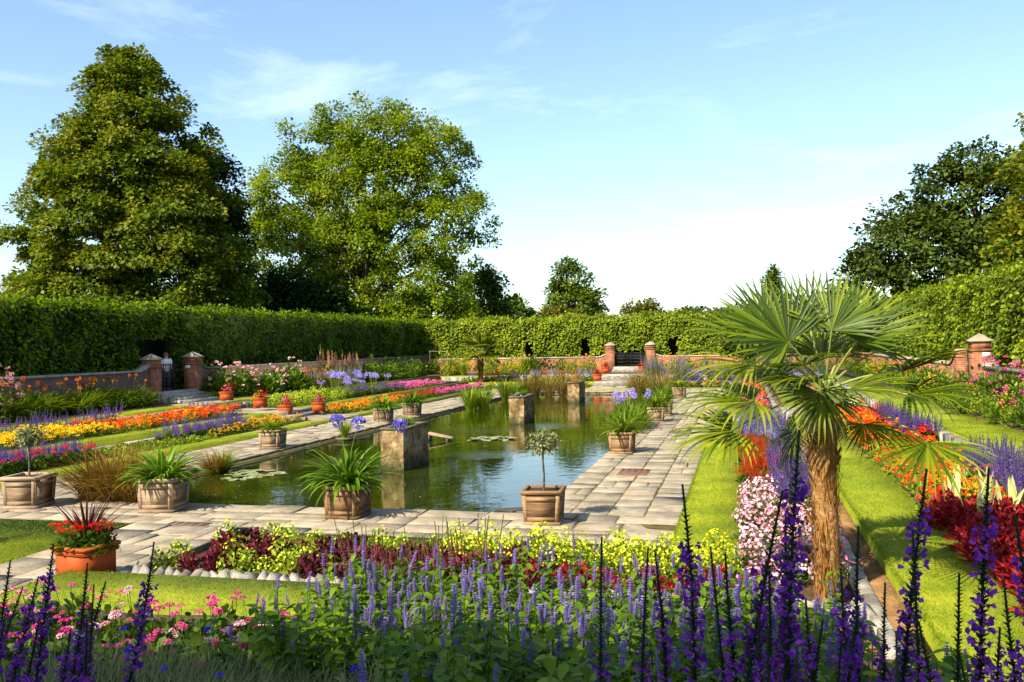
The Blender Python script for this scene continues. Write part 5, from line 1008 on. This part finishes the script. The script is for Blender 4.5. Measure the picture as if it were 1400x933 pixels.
# right middle bed
fill('coleus_crim', 'coleus_plant', 'deep crimson coleus in the right middle bed', (2.55, 4.4, 8.2, 13.9), Z2, .36, 1.35, cat='plant', split=False); fill(['marigold_orange', 'gazania_red', 'marigold_gold', 'gazania_red'], 'striped_marigold', 'yellow and red marigold in the right middle bed', (2.55, 3.9, 13.9, 20.5), Z2, .36, 1.15)
fill(['marigold_red', 'marigold_orange'], 'marigold_plant', 'orange red marigold in the right middle bed beyond the yellow ones', (2.55, 4.1, 20.5, 31), Z2, .46, 1.25, split=False); fill('salvia_purple', 'salvia_plant', 'purple salvia backing the crimson coleus', (3.75, 4.38, 12.5, 18.2), Z2, .36, 1.35); fill('salvia_violet', 'salvia_plant', 'violet salvia in the right middle bed behind the marigolds', (3.6, 4.38, 23.0, 28.0), Z2, .44, 1.4, split=False)
fill(['bedding_white', 'salvia_lilac', 'marigold_orange'], 'bedding_plant', 'pale bedding far along the right middle bed', (2.6, 4.3, 34.5, 55), Z2, .6, 1.4, mass=True)
# variegated blades
g = g_(88); bl = []
for v in range(4):
    a = MB(); strap(a, (0, 0, 0), 0, .5, .055, 1.45, .12, 6); bl.append(a.mesh('blade', M['sanse']))
for (px, py) in ((1298, 672), (1306, 668), (1335, 690), (1372, 690), (1390, 680), (1352, 672), (1318, 650)):
    x, y = un(px, py, .62); o = tag(empty('variegated_plant', (x, y, .33)), 'upright cream striped sword leaves rising from the crimson coleus', 'plant', 'sword leaved plants in the crimson coleus')
    for k in range(6):
        q = ob('blade', bl[k % 4], o, (g.normal(0, .05), g.normal(0, .05), 0), g.uniform(0, 6.28)); q.rotation_euler = (g.normal(0, .12), g.normal(0, .12), g.uniform(0, 6.28)); q.scale = [g.uniform(.9, 1.35)]*3
# right border
for i in range(26): plant(['shrub_yel', 'shrub_green', 'shrub_gold', 'shrub_mid'][i % 4], 'border_shrub', 'yellow green shrub in the right border', 'shrub', (6.3+g.normal(0, .22), 17.5+i*.78, Z3), g.uniform(.75, 1.15), 'shrubs in the right border')
for i in range(10): plant(['shrub_pink', 'shrub_mid'][i % 3 == 2], 'border_shrub', 'taller shrub with pink flowers by the lone brick pillar', 'shrub', (7.0+g.normal(0, .15), 22.0+i*.82, Z3), g.uniform(1.4, 1.9), 'pink shrubs by the lone pillar')
for i in range(14): plant(['shrub_green', 'shrub_orange', 'shrub_yel'][i % 3], 'border_shrub', 'shrub far along the right border behind the palm', 'shrub', (6.6+g.normal(0, .3), 38+i*1.8, Z3), g.uniform(1.2, 1.8), 'shrubs far along the right border', False)
# near inner bed: lime tobacco flowers and crimson coleus
fill('nicotiana_y', 'nicotiana_plant', 'bright yellow green tobacco plant beside the sunlit paving', (-3.6, -.2, 10.5, 11.3), Z1, .32, 1.0); fill('nicotiana', 'nicotiana_plant', 'lime green tobacco plant edging the shaded paving', (-6.8, -3.6, 10.7, 11.3), Z1, .42, 1.1)
fill('nicotiana', 'nicotiana_plant', 'lime green tobacco plant beside the slanted stones', (-5.95, -5.0, 9.5, 10.05), Z1, .36, 1.05); fill('nicotiana', 'nicotiana_plant', 'lime green tobacco plant right of the near terracotta box', (-6.9, -6.55, 9.6, 10.3), Z1, .34, 1.0)
fill('coleus_maroon', 'coleus_plant', 'dark maroon coleus in the near inner bed', (-6.8, -2.2, 9.5, 10.75), Z1, .36, 1.15, cat='plant', split=False, keep=lambda x, y: not (-6.0 < x < -4.95 and y < 10.1) and not x < -6.5); fill('coleus_crim', 'coleus_plant', 'crimson coleus showing between tobacco and agastache', (-2.3, .2, 9.7, 10.45), Z1, .36, .95, cat='plant', split=False)
fill('salvia_magenta', 'salvia_plant', 'slender magenta salvia in front of the shaded paving', (-4.2, -2.3, 8.95, 9.6), Z1, .3, 1.5, cat='flower')
fill(['shrub_lilac'], 'bedding_plant', 'grey lilac plant on the corner lawn', (-11.8, -9.9, 10.4, 11.1), .06, .6, .55)
# near middle bed: geraniums
gx = lambda x, y: x < -2.95 - (7.6-y)*.12 and x > -7.0 + (7.6-y)*.25
fill(['geranium_hot', 'geranium_mag', 'geranium_pale', 'geranium_hot'], 'geranium_plant', {'geranium_hot': 'hot pink geranium in the near left bed', 'geranium_mag': 'deep magenta geranium in the near left bed', 'geranium_pale': 'pale pink geranium in the near left bed'}, (-7, -2.6, 4.9, 7.25), zg, .36, .92, keep=gx)
for i, (x, y) in enumerate(((1.35, 3.9), (1.55, 4.1), (1.75, 3.8), (1.15, 4.2), (1.95, 4.1))): plant(['geranium_pale', 'geranium_hot'][i % 2], 'geranium_plant', 'pale pink geranium below the lawn strip right of the palm', 'flower', (x, y, zg(y)), 1.1, 'geraniums below the lawn strip')
# agastache: leafy stems topped with blue violet spikes
def agastache_proto(seed):
    g = g_(seed); lv = MB(); tips = []
    for s in range(9):
        t = g.uniform(0, 6.28); q = .17*math.sqrt(g.random()); h = g.uniform(.5, .74); b0 = np.array([q*math.cos(t), q*math.sin(t), 0]); tp = np.array([b0[0]*1.8+g.normal(0, .02), b0[1]*1.8+g.normal(0, .02), h]); md = (b0+tp)/2 + np.array([g.normal(0, .015), g.normal(0, .015), 0])
        lv.tube([b0, md, tp], [.005, .004, .003], 4); n = 9; P = []; Y = []; S = []
        for k in range(n):
            u = .12+.86*k/(n-1); c = (1-u)**2*b0+2*u*(1-u)*md+u*u*tp; a = g.uniform(0, 6.28)
            for w_ in range(3 if k > 5 else 2):
                aa = a + w_*(math.pi if k <= 5 else 2.1); P.append(c); Y.append((math.cos(aa), math.sin(aa), g.uniform(-.35, .45))); S.append(.095*(1-.45*abs(u-.5))*g.uniform(.75, 1.2))
        P, Y, S = np.array(P), nrm(np.array(Y)), np.array(S); scatter(lv, LEAF4, P, Y, np.array([0, 0, 1.0])+g.normal(0, .25, (len(P), 3)), S)
        tips.append(tp)
    return lv.mesh('agastache_leaves', M['g_agast']), tips
LEAF4 = leaf_t(.56, .16, .32, 4); M['g_agast'] = leafmat('agastache_leaf', [(.04, .085, .004), (.09, .165, .006), (.17, .26, .012)], .4, .42)
AG = [agastache_proto(700+i) for i in range(5)]; SPK = []
for v in range(4):
    g = g_(720+v); b = MB(); b.tube([(0, 0, -.03), (0, 0, .09)], .003, 4)
    for k in range(9+v % 2):
        z = .005+k*.0105; r = .0135*(1-.5*(k/10)**2); n = 11; a = np.arange(n)*2*math.pi/n + k*.3; d = np.stack([np.cos(a), np.sin(a), np.full(n, .55)], 1); scatter(b, PETAL, np.stack([np.cos(a)*r*.3, np.sin(a)*r*.3, np.full(n, z)], 1), d, np.array([0, 0, 1.0])+d*.2, r*g.uniform(.75, 1.2, n))
    SPK.append(b.mesh('flower_spike', M['p_agast']))
def agastache(x, y, sc):
    me, tips = AG[PR.integers(5)]
    lab = 'leafy green agastache with few spikes at the front of the near bed' if y < 4.5 else ('agastache with blue violet spikes next to the pink geraniums' if x < -2.0 else ('agastache with blue violet spikes next to the tall lobelia' if x > -.3 else 'agastache with blue violet spikes in the middle of the near bed'))
    o = tag(ob('agastache_plant', me, None, (x, y, zg(y)), PR.uniform(0, 6.28), sc), lab, 'flower', lab)
    for t in tips:
        if PR.random() < (.08 if y < 4.3 else (.36 if y < 5.4 else .8)):
            q = ob('flower_spike', SPK[PR.integers(4)], o, tuple(t)); q.rotation_euler = (PR.normal(0, .1), PR.normal(0, .1), PR.uniform(0, 6)); q.scale = [PR.uniform(.75, 1.45)]*3
y = 3.0
while y < 7.6:
    x = -2.7 - (y-3)*.1; xe = .85 if y > 5 else 1.0
    while x < xe:
        xx, yy = x+PR.normal(0, .06), y+PR.normal(0, .06)
        if not (xx > .55 and yy > 6.6) and not (yy < 4.8 and xx < -1.25-(yy-3.2)*.3): agastache(xx, yy, PR.uniform(.78, 1.12))
        x += .36
    y += .34
# grey tufts and blue specks at the very front
g = g_(99)
for i in range(95):
    x, y = -3.5+g.random()*2.2, 3.0+g.random()*1.9; x -= (y-3.2)*.35; plant(['fine_grass', 'fine_grass', 'low_grey'][i % 3], 'grass_tuft', 'fine grey green grass tuft at the front of the border', 'grass', (x, y, zg(y)), g.uniform(1.0, 1.35), 'grey tufts at the front of the border', False)
for i, (px, py) in enumerate(((170, 862), (175, 892), (224, 917), (285, 862), (484, 917), (300, 925))):
    c = atY(px, py, 4.2); b = MB(); q = g_(800+i); d = rdir(26, q); pompon(b, [(0, 0, c[2]-zg(4.2))], .024, 26, q, 1, 1); b.tube([(0, 0, 0), (.01, 0, (c[2]-zg(4.2))*.5), (0, 0, c[2]-zg(4.2))], .003, 4, 0); tag(ob('cornflower', b.mesh('cornflower', [M['stem'], M['p_cobalt']]), None, (c[0], 4.2, zg(4.2))), 'small cobalt blue flower on a thin stem among the grey tufts', 'flower', 'cobalt blue flowers')
# lobelia spires
M['g_lob'] = leafmat('lobelia_leaf', [(.006, .014, .006), (.014, .03, .010), (.03, .055, .016)], .25, .45); M['g_teal'] = leafmat('teal_leaf', [(.02, .07, .035), (.05, .13, .07)], .3, .5)
def lobelia_proto(seed, f0, f1, dens=1.0):
    """unit-height spire: dark leaves below, purple flowers between f0 and f1, a tapering bud spike above"""
    g = g_(seed); lv = MB(); fl = MB(); bend = g.normal(0, .045, 2); C = lambda t: np.stack([bend[0]*np.sin(t*3), bend[1]*np.sin(t*2.5), t], -1)
    lv.tube([C(np.array(t)) for t in np.linspace(0, 1, 12)], np.linspace(.006, .003, 12), 5)
    n = 46; t = np.linspace(.05, f0+.05, n); a = np.arange(n)*2.4+g.normal(0, .3, n); d = np.stack([np.cos(a), np.sin(a), g.uniform(.0, .8, n)], 1); scatter(lv, LEAFN, C(t), d, np.array([0, 0, 1.0])+0*d, g.uniform(.05, .085, n))
    n = 300; t = f0+.02+(1-f0-.025)*np.linspace(0, 1, n); a = np.arange(n)*2.4; r = np.interp(t, [f0, f1, .97, 1], [.030, .019, .011, .006]); d = np.stack([np.cos(a), np.sin(a), np.full(n, .6)], 1); scatter(lv, LEAF2, C(t), d, np.array([0, 0, 1.0])-d*.2, r*g.uniform(.7, 1.3, n))
    n = int(62*dens*(f1-f0)/.35); t = g.uniform(f0, f1, n); a = np.arange(n)*2.4+g.normal(0, .3, n); d = nrm(np.stack([np.cos(a), np.sin(a), g.uniform(-.1, .4, n)], 1)); P = C(t)+d*g.uniform(.006, .026, (n, 1))
    for j, (sp, sz) in enumerate(((.0, .018), (.7, .016), (-.7, .016), (1.5, .012), (-1.5, .012))):
        s_ = np.stack([-d[:, 1], d[:, 0], 0*t], 1); scatter(fl, PETAL, P, nrm(d*math.cos(sp)+s_*math.sin(sp)+np.array([0, 0, -.2])+g.normal(0, .4, d.shape)), nrm(np.array([0, 0, .8])+d*.5+g.normal(0, .6, d.shape)), sz*g.uniform(.8, 1.2, n))
    return lv.mesh('lobelia_stem', M['g_lob']), fl.mesh('blooms', M['p_lob'])
LB = [lobelia_proto(740+i, *q) for i, q in enumerate(((.42, .88, 1.1), (.5, .86, .9), (.35, .84, 1.1), (.45, .74, .6), (.38, .92, 1.2), (.3, .78, 1.0)))]
def lobelia(px, py, Y, lean=(0, 0), v=None, grp='r'):
    tip = atY(px, py, Y); b = np.array([tip[0]-lean[0], Y-lean[1], zg(Y)-.03]); ax = tip-b; h = np.linalg.norm(ax); v = PR.integers(len(LB)) if v is None else v
    nb_ = 'in front of the fan palm trunk' if 1070 < px < 1170 else ('in front of the lawn strip right of the palm' if 1170 <= px < 1300 else ('in front of the crimson coleus' if px >= 1300 else 'between agastache and the pink bedding'))
    lab = {'r': ('tall dark spire of purple lobelia ' if py < 780 else 'short bushy spire of purple lobelia ')+nb_, 'l': 'leaning spire of purple lobelia in front of the pink geraniums', 'm': 'lone dark spire of purple lobelia among the agastache'}[grp]
    o = tag(ob('lobelia_plant', LB[v][0]), lab, 'flower', lab)
    o.rotation_mode = 'QUATERNION'; o.rotation_quaternion = Vector(ax).to_track_quat('Z', 'Y'); o.location = b; hs = min(1.25, max(.85, h/1.25)); o.scale = (hs*.92, hs*.92, h); ob('blooms', LB[v][1], o)
for (px, py, Y, v) in ((913, 662, 2.7, 0), (826, 735, 2.7, 3), (876, 752, 2.9, 1), (889, 750, 2.95, 3), (968, 748, 2.8, 3)): lobelia(px, py, Y, (PR.normal(0, .03), 0), v, 'm')
for (px, py, Y, v) in ((1012, 752, 2.6, 1), (1060, 790, 2.5, 2), (1076, 700, 2.7, 4), (1097, 588, 2.6, 4), (1085, 675, 2.5, 2), (1150, 778, 2.5, 4), (1190, 722, 2.6, 1), (1225, 800, 2.6, 1), (1247, 726, 2.6, 3), (1274, 642, 2.7, 4), (1312, 786, 2.4, 3), (1358, 640, 2.6, 4), (1380, 705, 2.5, 4), (1395, 790, 2.4, 0), (1180, 830, 2.3, 4), (1140, 850, 2.3, 2), (1100, 820, 2.3, 4), (1060, 860, 2.3, 5), (1035, 840, 2.4, 4), (1010, 860, 2.5, 2), (1250, 850, 2.3, 4), (1370, 860, 2.3, 4), (1300, 880, 2.3, 5), (1215, 860, 2.25, 5), (1160, 880, 2.2, 2), (1085, 880, 2.2, 2)): lobelia(px, py, Y, (PR.normal(0, .1), PR.normal(0, .06)), v, 'r')
for (px, py, Y, lx, v) in ((198, 737, 2.8, .35, 0), (76, 745, 2.7, .22, 4), (55, 790, 2.5, .35, 4), (20, 770, 2.5, .3, 2), (105, 765, 2.6, .3, 1), (130, 800, 2.6, .1, 3), (10, 840, 2.3, .25, 4), (60, 850, 2.3, .3, 2), (100, 860, 2.4, .2, 4), (30, 800, 2.6, .35, 5), (150, 800, 2.7, .4, 2), (125, 850, 2.4, .1, 2)): lobelia(px, py, Y, (lx, 0), v, 'l')

# more planting against the walls
g = g_(123)
for i in range(16): plant(['shrub_gold', 'shrub_yel', 'shrub_green', 'reed'][i % 4], 'border_shrub', 'tall yellow green perennial in the far left border corner', 'shrub', (-21.5+g.random()*8, 61.2+g.random()*1.2, .6), g.uniform(1.0, 1.6), 'tall perennials in the far left border', False)
for i in range(14): plant(['shrub_mid', 'shrub_green', 'shrub_orange'][i % 3], 'border_shrub', 'leafy perennial against the brown wall near the daylilies', 'shrub', (-22.75+g.normal(0, .1), 14.5+i*1.15, Z3), g.uniform(1.2, 1.6), 'leafy perennials against the brown wall')
for i in range(12): plant(['shrub_mid', 'shrub_green', 'shrub_yel'][i % 3], 'border_shrub', 'leafy shrub against the brown wall beyond the roses', 'shrub', (-22.7+g.normal(0, .1), 36+i*1.9, Z3), g.uniform(1.5, 2.0), 'leafy shrubs against the wall beyond the roses', False)
for i in range(14): plant(['shrub_green', 'shrub_yel', 'shrub_mid'][i % 3], 'border_shrub', 'leafy shrub against the right brick wall', 'shrub', (6.95+g.normal(0, .1), 24+i*1.6, Z3), g.uniform(1.3, 1.8), 'leafy shrubs against the right brick wall', False)
# grass blades on the nearer lawns
def blades(name, rects, per, seed, lo=.02, hi=.045):
    g = g_(seed); mb = MB()
    for (x0, x1, y0, y1, z) in rects:
        n = int((x1-x0)*(y1-y0)*per); P = np.stack([g.uniform(x0, x1, n), g.uniform(y0, y1, n), np.full(n, z)], 1); Y = nrm(np.array([0, 0, 1.0])+g.normal(0, .55, (n, 3))); scatter(mb, RHOMB, P, Y, g.normal(0, 1, (n, 3)), np.stack([g.uniform(.006, .011, n), g.uniform(lo, hi, n), np.full(n, .01)], 1))
        for (a, b_, c, d) in ((x0-.012, x0+.02, y0, y1), (x1-.02, x1+.012, y0, y1)):   # shaggy edges
            m_ = int((d-c)*220); P = np.stack([g.uniform(a, b_, m_), g.uniform(c, d, m_), np.full(m_, z-.012)], 1); out = np.zeros((m_, 3)); out[:, 0] = (-1 if a < x0 else 1)*.5; scatter(mb, RHOMB, P, nrm(out+np.array([0, 0, .8])+g.normal(0, .5, (m_, 3))), g.normal(0, 1, (m_, 3)), np.stack([g.uniform(.008, .013, m_), g.uniform(.03, .06, m_), np.full(m_, .01)], 1))
    tag(ob(name, mb.mesh(name, M['blade'])), 'short green grass blades of the mown lawn strips', 'grass', None, 'stuff')
blades('lawn_grass', [(-.97, -.09, 11.4, 24, .058), (1.53, 2.47, 5, 20, .298), (-7.48, .6, 7.66, 8.88, .298), (-13, -9.2, 9.35, 12.2, .128), (-15.66, -14.78, 15, 26, .058), (-18.2, -17.3, 16, 26, .298), (4.65, 6.0, 15, 26, .598), (-7.1, -.1, 11.42, 12.28, .058)], 900, 950)
# bits afloat on the water
g = g_(960); mb = MB(); n = 420; P = np.stack([g.uniform(-12.3, -3.5, n), 14.9+g.random(n)**1.6*30, np.full(n, -.126)], 1); k = (np.abs(P[:, 0]+7.9) > 1.6*g.random(n)); P = P[k]; n = len(P); a = g.uniform(0, 6.28, n); scatter(mb, OVAL, P, np.stack([np.cos(a), np.sin(a), 0*a], 1), np.array([0, 0, 1.0])+np.zeros((n, 3)), g.uniform(.02, .05, n))
tag(ob('floating_leaves', mb.mesh('floating_leaves', M['lily'])), 'small fallen leaves afloat on the pool', 'leaf', None, 'stuff')
# drop the plant variants that were not used
for me_ in list(bpy.data.meshes):
    if me_.users == 0: bpy.data.meshes.remove(me_)
